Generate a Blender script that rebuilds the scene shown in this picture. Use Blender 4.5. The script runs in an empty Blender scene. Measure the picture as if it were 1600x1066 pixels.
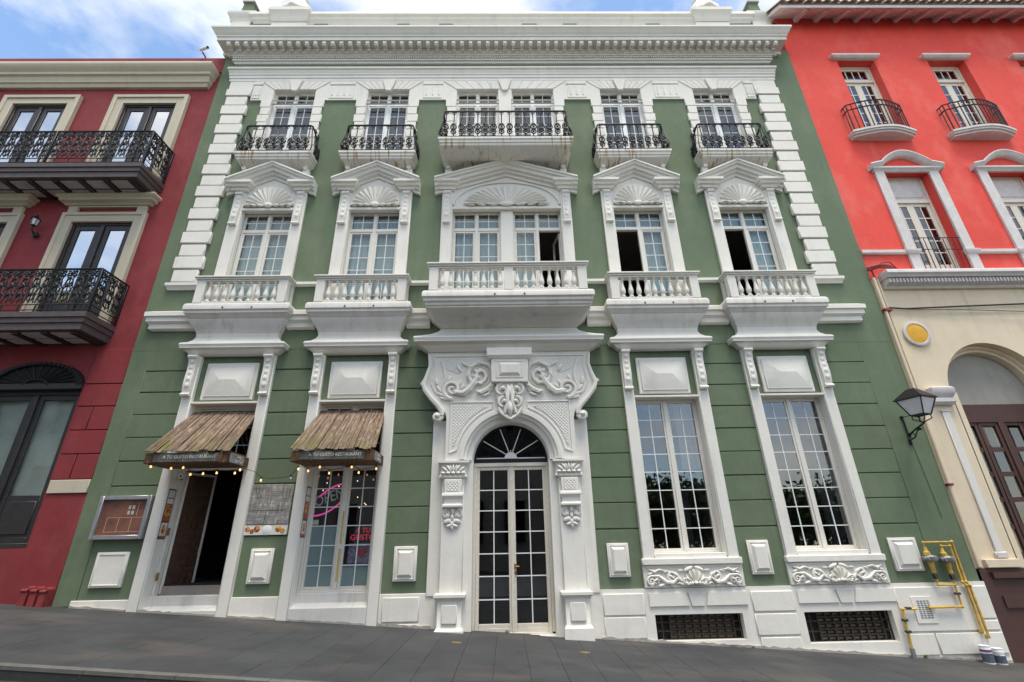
import bpy, bmesh, math, random
from mathutils import Vector, Matrix
random.seed(7)
rad=math.radians; pi=math.pi
S=bpy.context.scene; COL=S.collection
# ------------------------------------------------------------------ camera, sky, sun, exposure
cam_d=bpy.data.cameras.new('camera'); cam=bpy.data.objects.new('camera',cam_d); COL.objects.link(cam); S.camera=cam
cam_d.sensor_width=36; cam_d.lens=737.968/1600*36; cam_d.clip_end=600; cam_d.clip_start=.05
_p,_y,_r=.402917,.0192405,-.0200551
fwd=Vector((math.sin(_y)*math.cos(_p),math.cos(_y)*math.cos(_p),math.sin(_p)))
rt=Vector((math.cos(_y),-math.sin(_y),0)); up=rt.cross(fwd)
r2=math.cos(_r)*rt+math.sin(_r)*up; u2=-math.sin(_r)*rt+math.cos(_r)*up
cam.matrix_world=Matrix(((r2.x,u2.x,-fwd.x,0),(r2.y,u2.y,-fwd.y,-10),(r2.z,u2.z,-fwd.z,1.5),(0,0,0,1)))
SUN_EL,SUN_AZ=rad(73),rad(165)      # azimuth clockwise from +Y
W=bpy.data.worlds.new('World'); S.world=W; W.use_nodes=True
wn=W.node_tree.nodes; wl=W.node_tree.links; wn.clear()
sky=wn.new('ShaderNodeTexSky'); sky.sky_type='NISHITA'; sky.sun_disc=False; sky.sun_elevation=SUN_EL; sky.sun_rotation=SUN_AZ; sky.air_density=1.1; sky.dust_density=.6; sky.ozone_density=1.5
tc=wn.new('ShaderNodeTexCoord'); mp=wn.new('ShaderNodeMapping'); mp.inputs['Scale'].default_value=(1.3,1.3,2.6); mp.inputs['Location'].default_value=(5.1,2.2,3.3)
nz=wn.new('ShaderNodeTexNoise'); nz.inputs['Scale'].default_value=1.7; nz.inputs['Detail'].default_value=8; nz.inputs['Roughness'].default_value=.58
rp=wn.new('ShaderNodeValToRGB'); rp.color_ramp.elements[0].position=.38; rp.color_ramp.elements[1].position=.68
n2=wn.new('ShaderNodeTexNoise'); n2.inputs['Scale'].default_value=4.5; n2.inputs['Detail'].default_value=5
cr=wn.new('ShaderNodeValToRGB'); cr.color_ramp.elements[0].color=(6.4,6.1,5.5,1); cr.color_ramp.elements[1].color=(11.5,10.9,9.7,1); cr.color_ramp.elements[0].position=.3; cr.color_ramp.elements[1].position=.62
mx=wn.new('ShaderNodeMix'); mx.data_type='RGBA'; bg=wn.new('ShaderNodeBackground'); bg.inputs['Strength'].default_value=.1
wo=wn.new('ShaderNodeOutputWorld')
sg=wn.new('ShaderNodeMix'); sg.data_type='RGBA'; sg.blend_type='MULTIPLY'; sg.inputs[0].default_value=1; sg.inputs[7].default_value=(1.45,1.5,1.5,1)
wl.new(tc.outputs['Generated'],mp.inputs[0]); wl.new(mp.outputs[0],nz.inputs['Vector']); wl.new(mp.outputs[0],n2.inputs['Vector'])
wl.new(nz.outputs['Fac'],rp.inputs[0]); wl.new(n2.outputs['Fac'],cr.inputs[0]); wl.new(sky.outputs[0],sg.inputs[6])
wl.new(rp.outputs[0],mx.inputs[0]); wl.new(sg.outputs[2],mx.inputs[6]); wl.new(cr.outputs[0],mx.inputs[7]); wl.new(mx.outputs[2],bg.inputs[0]); wl.new(bg.outputs[0],wo.inputs[0])
sd=bpy.data.lights.new('sun','SUN'); sd.energy=2.0; sd.angle=rad(24); sd.color=(1,.93,.8); sun=bpy.data.objects.new('sun',sd); COL.objects.link(sun)
sv=Vector((math.sin(SUN_AZ)*math.cos(SUN_EL),math.cos(SUN_AZ)*math.cos(SUN_EL),math.sin(SUN_EL)))
sun.rotation_euler=sv.to_track_quat('Z','Y').to_euler(); sun.location=(0,-20,40)
S.view_settings.view_transform='Standard'; S.view_settings.look='None'; S.view_settings.exposure=0.87; S.view_settings.gamma=1
S.render.engine='CYCLES'

# ------------------------------------------------------------------ materials
MAT={}
def nodes(name):
    m=bpy.data.materials.new(name); m.use_nodes=True; t=m.node_tree; b=t.nodes['Principled BSDF']; MAT[name]=m
    return m,t,t.nodes,t.links,b
def pos(t,scale=(1,1,1),rot=None):
    g=t.nodes.new('ShaderNodeNewGeometry'); m=t.nodes.new('ShaderNodeMapping'); m.inputs['Scale'].default_value=scale
    if rot: m.inputs['Rotation'].default_value=rot
    t.links.new(g.outputs['Position'],m.inputs[0]); return m.outputs[0]
def noise(t,vec,scale,detail=4,rough=.55):
    n=t.nodes.new('ShaderNodeTexNoise'); n.inputs['Scale'].default_value=scale; n.inputs['Detail'].default_value=detail; n.inputs['Roughness'].default_value=rough
    t.links.new(vec,n.inputs['Vector']); return n.outputs['Fac']
def ramp(t,fac,p0,p1,c0=(0,0,0,1),c1=(1,1,1,1)):
    r=t.nodes.new('ShaderNodeValToRGB'); e=r.color_ramp.elements; e[0].position=p0; e[1].position=p1; e[0].color=c0; e[1].color=c1
    t.links.new(fac,r.inputs[0]); return r.outputs[0]
def mix(t,fac,a,b,blend='MIX'):
    m=t.nodes.new('ShaderNodeMix'); m.data_type='RGBA'; m.blend_type=blend
    for s,v in ((0,fac),(6,a),(7,b)):
        if hasattr(v,'is_linked') : t.links.new(v,m.inputs[s])
        else: m.inputs[s].default_value=v if s==0 else (*v[:3],1)
    return m.outputs[2]
def mathn(t,op,a,b):
    m=t.nodes.new('ShaderNodeMath'); m.operation=op
    for i,v in enumerate((a,b)):
        if hasattr(v,'is_linked'): t.links.new(v,m.inputs[i])
        else: m.inputs[i].default_value=v
    return m.outputs[0]
def bump(t,b,h,strength=.2,dist=.02):
    n=t.nodes.new('ShaderNodeBump'); n.inputs['Strength'].default_value=strength; n.inputs['Distance'].default_value=dist
    t.links.new(h,n.inputs['Height']); t.links.new(n.outputs[0],b.inputs['Normal'])
def sc(c,k): return tuple(min(1,v*k) for v in c[:3])
def paint(name,c,rough=.75,var=.12,dirt=.0,dirtc=(.16,.15,.13),bs=.25,fade=None,rust=0,lattice=False):
    m,t,N,L,b=nodes(name); p=pos(t)
    big=noise(t,p,.55,5,.6); col=mix(t,ramp(t,big,.3,.7),sc(c,1-var),sc(c,1+var*.7))
    med=noise(t,p,5,5,.65); col=mix(t,mathn(t,'MULTIPLY',ramp(t,med,.48,.75),.35),col,sc(c,1-var*1.6))
    if fade: col=mix(t,mathn(t,'MULTIPLY',ramp(t,noise(t,pos(t,(1,1,.6)),.9,6,.65),.5,.72),.6),col,fade)
    if dirt:
        st=noise(t,pos(t,(3.2,3.2,.28)),1.6,6,.62); sp=noise(t,p,1.3,4,.6)
        f=mathn(t,'MULTIPLY',mathn(t,'MULTIPLY',ramp(t,st,.47,.72),ramp(t,sp,.38,.68)),dirt); col=mix(t,f,col,dirtc)
        f2=mathn(t,'MULTIPLY',ramp(t,noise(t,p,22,3,.7),.6,.74),dirt*.5); col=mix(t,f2,col,dirtc)
    if rust:
        st=noise(t,pos(t,(9,2,.12)),1.5,3,.5); pa=noise(t,p,.9,2,.5)
        f=mathn(t,'MULTIPLY',mathn(t,'MULTIPLY',ramp(t,st,.53,.64),ramp(t,pa,.38,.56)),rust); col=mix(t,f,col,(.42,.2,.04))
    L.new(col,b.inputs['Base Color']); b.inputs['Roughness'].default_value=rough; b.inputs['Specular IOR Level'].default_value=.3
    h=noise(t,p,38,4,.7); h2=noise(t,p,4.5,4,.6); hh=mathn(t,'ADD',mathn(t,'MULTIPLY',h,.35),mathn(t,'MULTIPLY',h2,1.0))
    if lattice:
        w=None
        for a in (pi/4,-pi/4):
            wv=N.new('ShaderNodeTexWave'); wv.wave_type='BANDS'; wv.bands_direction='X'; wv.inputs['Scale'].default_value=6.5; wv.inputs['Distortion'].default_value=.3
            L.new(pos(t,(1,1,1),(0,a,0)),wv.inputs['Vector']); w=wv.outputs['Fac'] if w is None else mathn(t,'MAXIMUM',w,wv.outputs['Fac'])
        hh=mathn(t,'ADD',hh,mathn(t,'MULTIPLY',w,1.6))
    bump(t,b,hh,bs*(1.4 if lattice else 1),.02 if not lattice else .03)
    return m
def plain(name,c,rough=.5,metal=0,var=.15,bs=.1,nscale=14):
    m,t,N,L,b=nodes(name); p=pos(t); n=noise(t,p,nscale,5,.65)
    L.new(mix(t,ramp(t,n,.3,.7),sc(c,1-var),sc(c,1+var)),b.inputs['Base Color']); b.inputs['Roughness'].default_value=rough; b.inputs['Metallic'].default_value=metal
    bump(t,b,noise(t,p,nscale*4,3,.6),bs,.005); return m
def glass(name,ior=1.9,tint=(.75,.82,.82),rough=.015,wav=.02,gt=(.95,.97,1)):
    m,t,N,L,b=nodes(name); N.remove(b); o=N['Material Output']
    fr=N.new('ShaderNodeFresnel'); fr.inputs[0].default_value=ior; tr=N.new('ShaderNodeBsdfTransparent'); tr.inputs[0].default_value=(*tint,1)
    gl=N.new('ShaderNodeBsdfGlossy'); gl.inputs['Roughness'].default_value=rough; gl.inputs[0].default_value=(*gt,1); ms=N.new('ShaderNodeMixShader')
    bn=N.new('ShaderNodeBump'); bn.inputs['Strength'].default_value=wav; bn.inputs['Distance'].default_value=.05; L.new(noise(t,pos(t),1.7,2,.5),bn.inputs['Height']); L.new(bn.outputs[0],gl.inputs['Normal'])
    gm=N.new('ShaderNodeNewGeometry'); inv=mathn(t,'SUBTRACT',1.0,gm.outputs['Backfacing'])
    L.new(mathn(t,'MULTIPLY',fr.outputs[0],inv),ms.inputs[0]); L.new(tr.outputs[0],ms.inputs[1]); L.new(gl.outputs[0],ms.inputs[2]); L.new(ms.outputs[0],o.inputs[0]); return m
def emit(name,c,s):
    m,t,N,L,b=nodes(name); b.inputs['Base Color'].default_value=(*c,1); b.inputs['Emission Color'].default_value=(*c,1); b.inputs['Emission Strength'].default_value=s; return m
paint('green',(.138,.183,.113),.8,.12,.5,(.085,.105,.065),.3,(.2,.24,.155))
paint('white',(.775,.748,.683),.72,.05,.3,(.38,.36,.31),.3)
paint('white_weathered',(.72,.70,.645),.75,.06,.32,(.34,.32,.28),.25)
paint('white_rust',(.72,.70,.645),.72,.07,.3,(.3,.28,.24),.22,rust=.85)
paint('white_stain',(.68,.66,.62),.75,.08,.6,(.28,.24,.19),.3)
paint('skirting',(.42,.39,.34),.9,.2,.9,(.12,.11,.1),.6)
paint('white_lattice',(.755,.73,.665),.72,.06,.2,(.34,.32,.28),.25,lattice=True)
paint('crimson',(.25,.036,.042),.75,.16,.5,(.13,.028,.03),.3,(.33,.075,.078))
paint('coral',(.77,.083,.062),.75,.1,.35,(.5,.075,.06),.3,(.82,.2,.155))
paint('cream_pale',(.74,.71,.66),.75,.06,.2,(.4,.36,.3),.2)
paint('cream',(.74,.625,.455),.75,.07,.4,(.35,.28,.2),.2)
paint('cream_trim',(.56,.5,.385),.7,.07,.3,(.3,.26,.2),.15)
paint('grey_render',(.36,.34,.3),.85,.15,.5,(.2,.18,.15),.4)
paint('brown_paint',(.085,.042,.035),.6,.15,.3,(.05,.03,.025),.2)
plain('upvc',(.72,.69,.62),.4,0,.05,.03); plain('upvc_white',(.78,.78,.76),.4,0,.04,.03); plain('door_cream',(.7,.65,.55),.45,0,.08,.06)
plain('bar_white',(.8,.81,.8),.4,0,.03,.02)
plain('iron',(.012,.012,.014),.45,.3,.4,.15,30); plain('dark_wood',(.028,.024,.024),.45,0,.3,.12,9); plain('brown_fascia',(.085,.065,.062),.6,0,.2,.15,7); plain('soffit_grey',(.5,.46,.46),.8,0,.15,.2,5)
plain('iron_rust',(.05,.035,.025),.8,.2,.5,.3,25); plain('brass',(.35,.22,.08),.35,.9,.2,.1)
plain('yellow_paint',(.58,.37,.06),.5,0,.35,.2,9); plain('meter_grey',(.24,.25,.25),.5,.5,.2,.1); plain('valve_dark',(.06,.06,.06),.5,.5,.2,.1); plain('pvc_grey',(.2,.21,.22),.6,0,.15,.08)
plain('red_pipe',(.24,.032,.034),.7,0,.3,.25,10); plain('yellow_disc',(.72,.38,.03),.7,0,.12,.15,6); plain('alu',(.4,.4,.42),.4,.6,.12,.08,8); plain('plastic_white',(.75,.75,.75),.4,0,.05,.03); plain('black',(.01,.01,.011),.5,0,.2,.05)
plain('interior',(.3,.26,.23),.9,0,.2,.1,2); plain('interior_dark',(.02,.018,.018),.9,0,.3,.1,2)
plain('curtain_pale',(.31,.385,.365),.9,0,.06,.05,2); plain('curtain_grey',(.055,.065,.07),.9,0,.15,.05,2); plain('curtain_navy',(.02,.02,.035),.9,0,.3,.05,4); plain('blind_tan',(.36,.34,.31),.9,0,.1,.05,3)
plain('film_teal',(.26,.36,.36),.35,0,.08,.02,1.2); plain('tape_yellow',(.58,.42,.1),.6,0,.1,.05); plain('neon_grey',(.6,.62,.64),.5,0,.1,.02); plain('paper',(.7,.67,.62),.8,0,.08,.05,5); plain('plywood',(.42,.32,.22),.8,0,.2,.1,7)
plain('terracotta',(.5,.4,.34),.85,0,.35,.3,9); plain('eave_white',(.62,.58,.56),.7,0,.12,.15,5); plain('rafter',(.62,.52,.52),.7,0,.15,.15,5); plain('lamp_glass',(.62,.63,.65),.25,0,.05,.02,3)
plain('cable',(.03,.03,.03),.6,0,.2,.05); plain('bark',(.07,.05,.035),.9,0,.3,.5,12); plain('kerb_stone',(.12,.117,.108),.85,0,.2,.3,9)
plain('ochre',(.45,.4,.28),.8,0,.12,.2,2); plain('reflection_green',(.3,.33,.29),.8,0,.2,.1,1.3); plain('pale_wall',(.55,.58,.54),.8,0,.1,.2,2); plain('louvre',(.14,.125,.08),.6,0,.25,.1,6)
emit('bulb',(1,.5,.17),1.1); emit('neon_pink',(.75,.06,.33),.45); emit('led_red',(.55,.02,.06),.5); emit('sconce',(1,.6,.2),14); emit('bulb_reflection',(1,.7,.4),1.0)
glass('glass_clear',2.3,(.93,.95,.95)); glass('glass_window',1.75,(.95,.97,.97)); glass('glass_mirror',9,(.3,.32,.33),.02,.03,(.9,.93,.95)); glass('glass_dark',2.0,(.6,.63,.68),.02); glass('glass_old',2.0,(.6,.6,.55),.05,.15); glass('glass_case',1.35,(.95,.95,.95)); glass('glass_fan',1.35,(.5,.5,.55))
def leafmat(name,a,b_):
    m,t,N,L,b=nodes(name); oi=noise(t,pos(t),2.5,3); L.new(mix(t,ramp(t,oi,.3,.7),a,b_),b.inputs['Base Color']); b.inputs['Roughness'].default_value=.55
leafmat('leaf',(.03,.06,.018),(.075,.125,.03)); leafmat('weed',(.08,.19,.03),(.2,.3,.05))
# wood of awnings (stripes run down the slope, moss in patches)
def woodmat(name,c0,c1,moss=0,scale=(9,.8,.8)):
    m,t,N,L,b=nodes(name); oi=N.new('ShaderNodeObjectInfo'); g=noise(t,pos(t,scale),2.6,7,.7); col=mix(t,ramp(t,g,.34,.66),c0,c1)
    col=mix(t,mathn(t,'MULTIPLY',oi.outputs['Random'],.55),col,sc(c0,.9))
    col=mix(t,ramp(t,noise(t,pos(t,(17,1.1,1.1)),3.1,5,.65),.53,.64),col,sc(c0,.3))
    col=mix(t,mathn(t,'MULTIPLY',ramp(t,noise(t,pos(t,(6,2,2)),3.4,5,.65),.55,.68),.7),col,sc(c1,1.5))
    col=mix(t,mathn(t,'MULTIPLY',ramp(t,noise(t,pos(t,(2,1,1)),2.2,5,.65),.5,.7),.6),col,sc(c0,.55))
    if moss:
        z=N.new('ShaderNodeSeparateXYZ'); L.new(pos(t),z.inputs[0]); 
        f=mathn(t,'MULTIPLY',ramp(t,noise(t,pos(t,(1.6,1,1)),2.2,5,.65),.46,.66),moss); zz=ramp(t,mathn(t,'MULTIPLY',z.outputs[2],.2),.655,.76,(1,1,1,1),(0,0,0,1)); col=mix(t,mathn(t,'MULTIPLY',f,zz),col,(.16,.15,.035))
    L.new(col,b.inputs['Base Color']); b.inputs['Roughness'].default_value=.85; bump(t,b,g,.5,.02)
woodmat('awning_wood',(.14,.09,.06),(.37,.265,.185),.8); woodmat('awning_fascia',(.075,.04,.02),(.2,.105,.045),0,(1,2,7)); woodmat('sign_wood',(.09,.085,.07),(.2,.19,.16),0,(1,2,8)); woodmat('door_wood',(.05,.022,.012),(.1,.05,.025),0,(1,1,9)); woodmat('stone_print',(.2,.19,.18),(.5,.48,.45),0,(.9,2,8))
def pave(name,c):
    m,t,N,L,b=nodes(name); oi=N.new('ShaderNodeObjectInfo'); p=pos(t)
    col=mix(t,oi.outputs['Random'],sc(c,.9),sc(c,1.1)); st=noise(t,p,1.2,6,.65); col=mix(t,mathn(t,'MULTIPLY',ramp(t,st,.42,.66),.75),col,sc(c,.55))
    sp=noise(t,p,34,4,.75); col=mix(t,mathn(t,'MULTIPLY',ramp(t,sp,.62,.7),.35),col,(.24,.22,.2)); sp2=noise(t,pos(t,(1,1,1)),11,4,.7); col=mix(t,mathn(t,'MULTIPLY',ramp(t,sp2,.62,.72),.5),col,sc(c,.45))
    wr=noise(t,pos(t,(.5,1,1)),1.1,3); col=mix(t,mathn(t,'MULTIPLY',ramp(t,wr,.5,.68),.4),col,(.12,.1,.085))
    L.new(col,b.inputs['Base Color']); b.inputs['Roughness'].default_value=.72; bump(t,b,noise(t,p,55,4,.7),.3,.01)
pave('paver',(.046,.048,.051)); pave('asphalt',(.035,.035,.035)); pave('mortar',(.038,.039,.04))
def brickmat():
    m,t,N,L,b=nodes('menu_print'); br=N.new('ShaderNodeTexBrick'); br.inputs['Scale'].default_value=9; br.inputs['Color1'].default_value=(.3,.1,.07,1); br.inputs['Color2'].default_value=(.16,.06,.05,1); br.inputs['Mortar'].default_value=(.12,.08,.07,1)
    g=N.new('ShaderNodeNewGeometry'); s=N.new('ShaderNodeSeparateXYZ'); c=N.new('ShaderNodeCombineXYZ'); L.new(g.outputs['Position'],s.inputs[0]); L.new(s.outputs[0],c.inputs[0]); L.new(s.outputs[2],c.inputs[1]); L.new(c.outputs[0],br.inputs['Vector'])
    col=mix(t,ramp(t,noise(t,pos(t),3,4),.35,.7),br.outputs[0],(.34,.14,.08)); L.new(col,b.inputs['Base Color']); b.inputs['Roughness'].default_value=.4
brickmat()
def foodmat(name,stops,scale):
    m,t,N,L,b=nodes(name); v=N.new('ShaderNodeTexVoronoi'); v.inputs['Scale'].default_value=scale; L.new(pos(t),v.inputs['Vector']); s=N.new('ShaderNodeSeparateColor'); L.new(v.outputs['Color'],s.inputs[0])
    r=N.new('ShaderNodeValToRGB'); r.color_ramp.interpolation='CONSTANT'; e=r.color_ramp.elements
    e[0].color=(*stops[0],1); e[0].position=0; e[1].color=(*stops[1],1); e[1].position=1/len(stops)
    for i in range(2,len(stops)): k=e.new(i/len(stops)); k.color=(*stops[i],1)
    n=noise(t,pos(t),scale*2,4); L.new(s.outputs[0],r.inputs[0]); L.new(mix(t,.35,r.outputs[0],mix(t,n,(.02,.01,.01),stops[1]),'MIX'),b.inputs['Base Color']); b.inputs['Roughness'].default_value=.35
foodmat('food',[(.7,.38,.06),(.6,.08,.03),(.75,.6,.2),(.25,.06,.04),(.7,.45,.1)],26); foodmat('heart_print',[(.25,.2,.4),(.3,.28,.45),(.12,.1,.22),(.35,.2,.3),(.4,.38,.5)],30)
plain('poster_dark',(.12,.07,.06),.5,0,.3,.05); plain('poster_red',(.5,.09,.04),.4,0,.25,.05,30); plain('print_line',(.6,.4,.3),.5,0,.1,.05); plain('ink',(.02,.02,.025),.6,0,.1,.02); plain('sign_letter',(.6,.6,.56),.6,0,.12,.05); plain('heart_red',(.4,.03,.03),.4,0,.3,.05,20); plain('can_purple',(.16,.07,.2),.5,0,.1,.05); plain('can_print',(.09,.11,.15),.5,0,.5,.05,40)

# ------------------------------------------------------------------ mesh builder
class MB:
    def __init__(s): s.v=[]; s.f=[]
    def add(s,vs,fs):
        n=len(s.v); s.v+=[tuple(p) for p in vs]; s.f+=[tuple(i+n for i in f) for f in fs]; return s
    def box(s,x0,x1,y0,y1,z0,z1):
        return s.add([(x0,y0,z0),(x1,y0,z0),(x1,y1,z0),(x0,y1,z0),(x0,y0,z1),(x1,y0,z1),(x1,y1,z1),(x0,y1,z1)],[(0,3,2,1),(4,5,6,7),(0,1,5,4),(1,2,6,5),(2,3,7,6),(3,0,4,7)])
    def cbox(s,x0,x1,y0,y1,z0,z1,b=.012):
        X=(x0,x1);Y=(y0,y1);Z=(z0,z1);V=[];I={}
        for i in (0,1):
            for j in (0,1):
                for k in (0,1):
                    ix=b*(1-2*i);jy=b*(1-2*j);kz=b*(1-2*k)
                    for a,p in enumerate(((X[i],Y[j]+jy,Z[k]+kz),(X[i]+ix,Y[j],Z[k]+kz),(X[i]+ix,Y[j]+jy,Z[k]))): I[i,j,k,a]=len(V); V.append(p)
        F=[]
        for q in (0,1):
            F.append([I[q,j,k,0] for j,k in ((0,0),(1,0),(1,1),(0,1))]); F.append([I[i,q,k,1] for i,k in ((0,0),(1,0),(1,1),(0,1))]); F.append([I[i,j,q,2] for i,j in ((0,0),(1,0),(1,1),(0,1))])
        for a in (0,1):
            for c in (0,1):
                F.append([I[a,c,0,0],I[a,c,1,0],I[a,c,1,1],I[a,c,0,1]]); F.append([I[a,0,c,0],I[a,1,c,0],I[a,1,c,2],I[a,0,c,2]]); F.append([I[0,a,c,1],I[1,a,c,1],I[1,a,c,2],I[0,a,c,2]])
        for i in (0,1):
            for j in (0,1):
                for k in (0,1): F.append([I[i,j,k,0],I[i,j,k,1],I[i,j,k,2]])
        return s.add(V,F)
    def poly(s,pts,y0,y1,b=0,axis='y'):
        n=len(pts)
        P=(lambda p,y:(p[0],y,p[1])) if axis=='y' else ((lambda p,z:(p[0],p[1],z)) if axis=='z' else (lambda p,x:(x,p[0],p[1])))
        V=[P(p,y0) for p in pts]+[P(p,y1) for p in pts]
        F=[tuple(range(n)),tuple(range(2*n-1,n-1,-1))]+[(i,(i+1)%n,(i+1)%n+n,i+n) for i in range(n)]
        return s.add(V,F)
    def mould(s,x0,x1,prof,yb=0.):
        V=[];F=[]
        for q in prof:
            d,z=q[0],q[1]; e=q[2] if len(q)>2 else d
            V+=[(x0-e,yb,z),(x0-e,-d,z),(x1+e,-d,z),(x1+e,yb,z)]
        for i in range(len(prof)-1):
            a=4*i;b=a+4
            for j in range(3): F.append((a+j,b+j,b+j+1,a+j+1))
        F.append((0,1,2,3)); k=4*(len(prof)-1); F.append((k+3,k+2,k+1,k)); return s.add(V,F)
    def sweep(s,path,prof,vert=True):          # path in xz, profile of (dz or normal offset, y)
        V=[];F=[];n=len(prof);m=len(path)
        for i,p in enumerate(path):
            if vert: nx,nz=0,1
            else:
                a=path[max(0,i-1)];c=path[min(m-1,i+1)];tx,tz=c[0]-a[0],c[1]-a[1];l=math.hypot(tx,tz) or 1; nx,nz=-tz/l,tx/l
            V+=[(p[0]+nx*o,y,p[1]+nz*o) for o,y in prof]
        for i in range(m-1):
            for j in range(n-1): F.append((i*n+j,i*n+j+1,(i+1)*n+j+1,(i+1)*n+j))
        F.append(tuple(range(n))); F.append(tuple((m-1)*n+j for j in range(n-1,-1,-1))); return s.add(V,F)
    def arcm(s,cx,cz,prof,a0,a1,n=24,kz=1.):
        V=[];F=[];m=len(prof)
        for i in range(n+1):
            a=a0+(a1-a0)*i/n; V+=[(cx+r*math.cos(a),y,cz+r*kz*math.sin(a)) for r,y in prof]
        for i in range(n):
            for j in range(m-1): F.append((i*m+j,i*m+j+1,(i+1)*m+j+1,(i+1)*m+j))
        return s.add(V,F)
    def tube(s,pts,r,n=6):
        pts=[Vector(p) for p in pts]; m=len(pts); R=r if isinstance(r,(list,tuple)) else [r]*m
        V=[];F=[];N=None
        for i in range(m):
            t=(pts[min(m-1,i+1)]-pts[max(0,i-1)]).normalized()
            if N is None: N=t.orthogonal().normalized()
            N=(N-t*N.dot(t)); N=N.normalized() if N.length>1e-6 else t.orthogonal().normalized()
            B=t.cross(N)
            V+=[tuple(pts[i]+R[i]*(math.cos(2*pi*k/n)*N+math.sin(2*pi*k/n)*B)) for k in range(n)]
        for i in range(m-1):
            for k in range(n): F.append((i*n+k,i*n+(k+1)%n,(i+1)*n+(k+1)%n,(i+1)*n+k))
        F.append(tuple(range(n-1,-1,-1))); F.append(tuple((m-1)*n+k for k in range(n))); return s.add(V,F)
    def lathe(s,prof,c=(0,0,0),n=12,flute=0,fn=8):
        V=[];F=[];m=len(prof)
        for r,z in prof:
            for k in range(n):
                a=2*pi*k/n; rr=r*(1+flute*math.cos(fn*a)); V.append((c[0]+rr*math.cos(a),c[1]+rr*math.sin(a),c[2]+z))
        for i in range(m-1):
            for k in range(n): F.append((i*n+k,i*n+(k+1)%n,(i+1)*n+(k+1)%n,(i+1)*n+k))
        F.append(tuple(range(n-1,-1,-1))); F.append(tuple((m-1)*n+k for k in range(n))); return s.add(V,F)
    def ell(s,c,r,ang=0,nu=8,nv=6):           # ellipsoid turned about the y axis
        V=[];F=[];ca,sa=math.cos(ang),math.sin(ang)
        for i in range(nv+1):
            ph=pi*i/nv
            for k in range(nu):
                a=2*pi*k/nu; x=r[0]*math.cos(ph); z=r[2]*math.sin(ph)*math.cos(a); y=r[1]*math.sin(ph)*math.sin(a)
                V.append((c[0]+x*ca-z*sa,c[1]+y,c[2]+x*sa+z*ca))
        for i in range(nv):
            for k in range(nu): F.append((i*nu+k,i*nu+(k+1)%nu,(i+1)*nu+(k+1)%nu,(i+1)*nu+k))
        return s.add(V,F)
    def spiral(s,cx,cz,y,r0,r1,a0,turns,tr,n=26,tr1=None):
        P=[];R=[]
        for i in range(n+1):
            u=i/n; r=r0+(r1-r0)*u**.85; a=a0+2*pi*turns*u; P.append((cx+r*math.cos(a),y,cz+r*math.sin(a))); R.append(tr+((tr1 if tr1 else tr)-tr)*u)
        return s.tube(P,R,6)
    def hip(s,x0,x1,z0,z1,y,h,rx=.3,rz=.0):
        cx,cz=(x0+x1)/2,(z0+z1)/2;a=(x1-x0)/2*rx;b=(z1-z0)/2*rz+.001
        return s.add([(x0,y,z0),(x1,y,z0),(x1,y,z1),(x0,y,z1),(cx-a,y-h,cz-b),(cx+a,y-h,cz-b),(cx+a,y-h,cz+b),(cx-a,y-h,cz+b)],[(0,1,5,4),(1,2,6,5),(2,3,7,6),(3,0,4,7),(4,5,6,7)])
    def sheet(s,x0,x1,z0,z1,op,y0,y1):        # wall sheet with rectangular openings and their reveals
        xs=sorted({x0,x1,*[min(max(o[0],x0),x1) for o in op],*[min(max(o[1],x0),x1) for o in op]}); zs=sorted({z0,z1,*[min(max(o[2],z0),z1) for o in op],*[min(max(o[3],z0),z1) for o in op]})
        ins=lambda x,z:any(o[0]<x<o[1] and o[2]<z<o[3] for o in op)
        for i in range(len(xs)-1):
            run=None
            for j in range(len(zs)):
                cut=j==len(zs)-1 or ins((xs[i]+xs[i+1])/2,(zs[j]+zs[j+1])/2)
                if not cut and run is None: run=zs[j]
                if cut and run is not None:
                    if zs[j]>run: s.add([(xs[i],y0,run),(xs[i+1],y0,run),(xs[i+1],y0,zs[j]),(xs[i],y0,zs[j])],[(0,1,2,3)])
                    run=None
        for a,b,c,d in op: s.add([(a,y0,c),(b,y0,c),(b,y0,d),(a,y0,d),(a,y1,c),(b,y1,c),(b,y1,d),(a,y1,d)],[(0,1,5,4),(1,2,6,5),(2,3,7,6),(3,0,4,7)])
        return s
    def mesh(s,name,mat,smooth=True):
        me=bpy.data.meshes.new(name); me.from_pydata(s.v,[],s.f); bm=bmesh.new(); bm.from_mesh(me); bmesh.ops.recalc_face_normals(bm,faces=bm.faces); bm.to_mesh(me); bm.free()
        if smooth: me.polygons.foreach_set('use_smooth',[True]*len(me.polygons)); me.set_sharp_from_angle(angle=rad(38))
        me.materials.append(MAT[mat]); return me
    def obj(s,name,mat,parent=None,**k): return link(name,s.mesh(name,mat),parent,**k)
def link(name,me,parent=None,loc=(0,0,0),rz=0,scale=None,label=None,kind=None):
    o=bpy.data.objects.new(name,me); COL.objects.link(o); o.location=loc; o.rotation_euler=(0,0,rz)
    if scale: o.scale=scale
    if parent is not None:
        o.parent=parent
        if parent.type=='EMPTY': o.matrix_parent_inverse=Matrix.Translation(parent.location).inverted()
    if label: o['label']=label
    if kind: o['kind']=kind
    return o
def thing(name,label,cat,loc,group=None):
    o=bpy.data.objects.new(name,None); COL.objects.link(o); o.location=loc; o['label']=label; o['category']=cat; o.empty_display_size=.2
    if group: o['group']=group
    return o
def tag(o,label,cat,group=None):
    o['label']=label; o['category']=cat
    if group: o['group']=group
    return o
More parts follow.
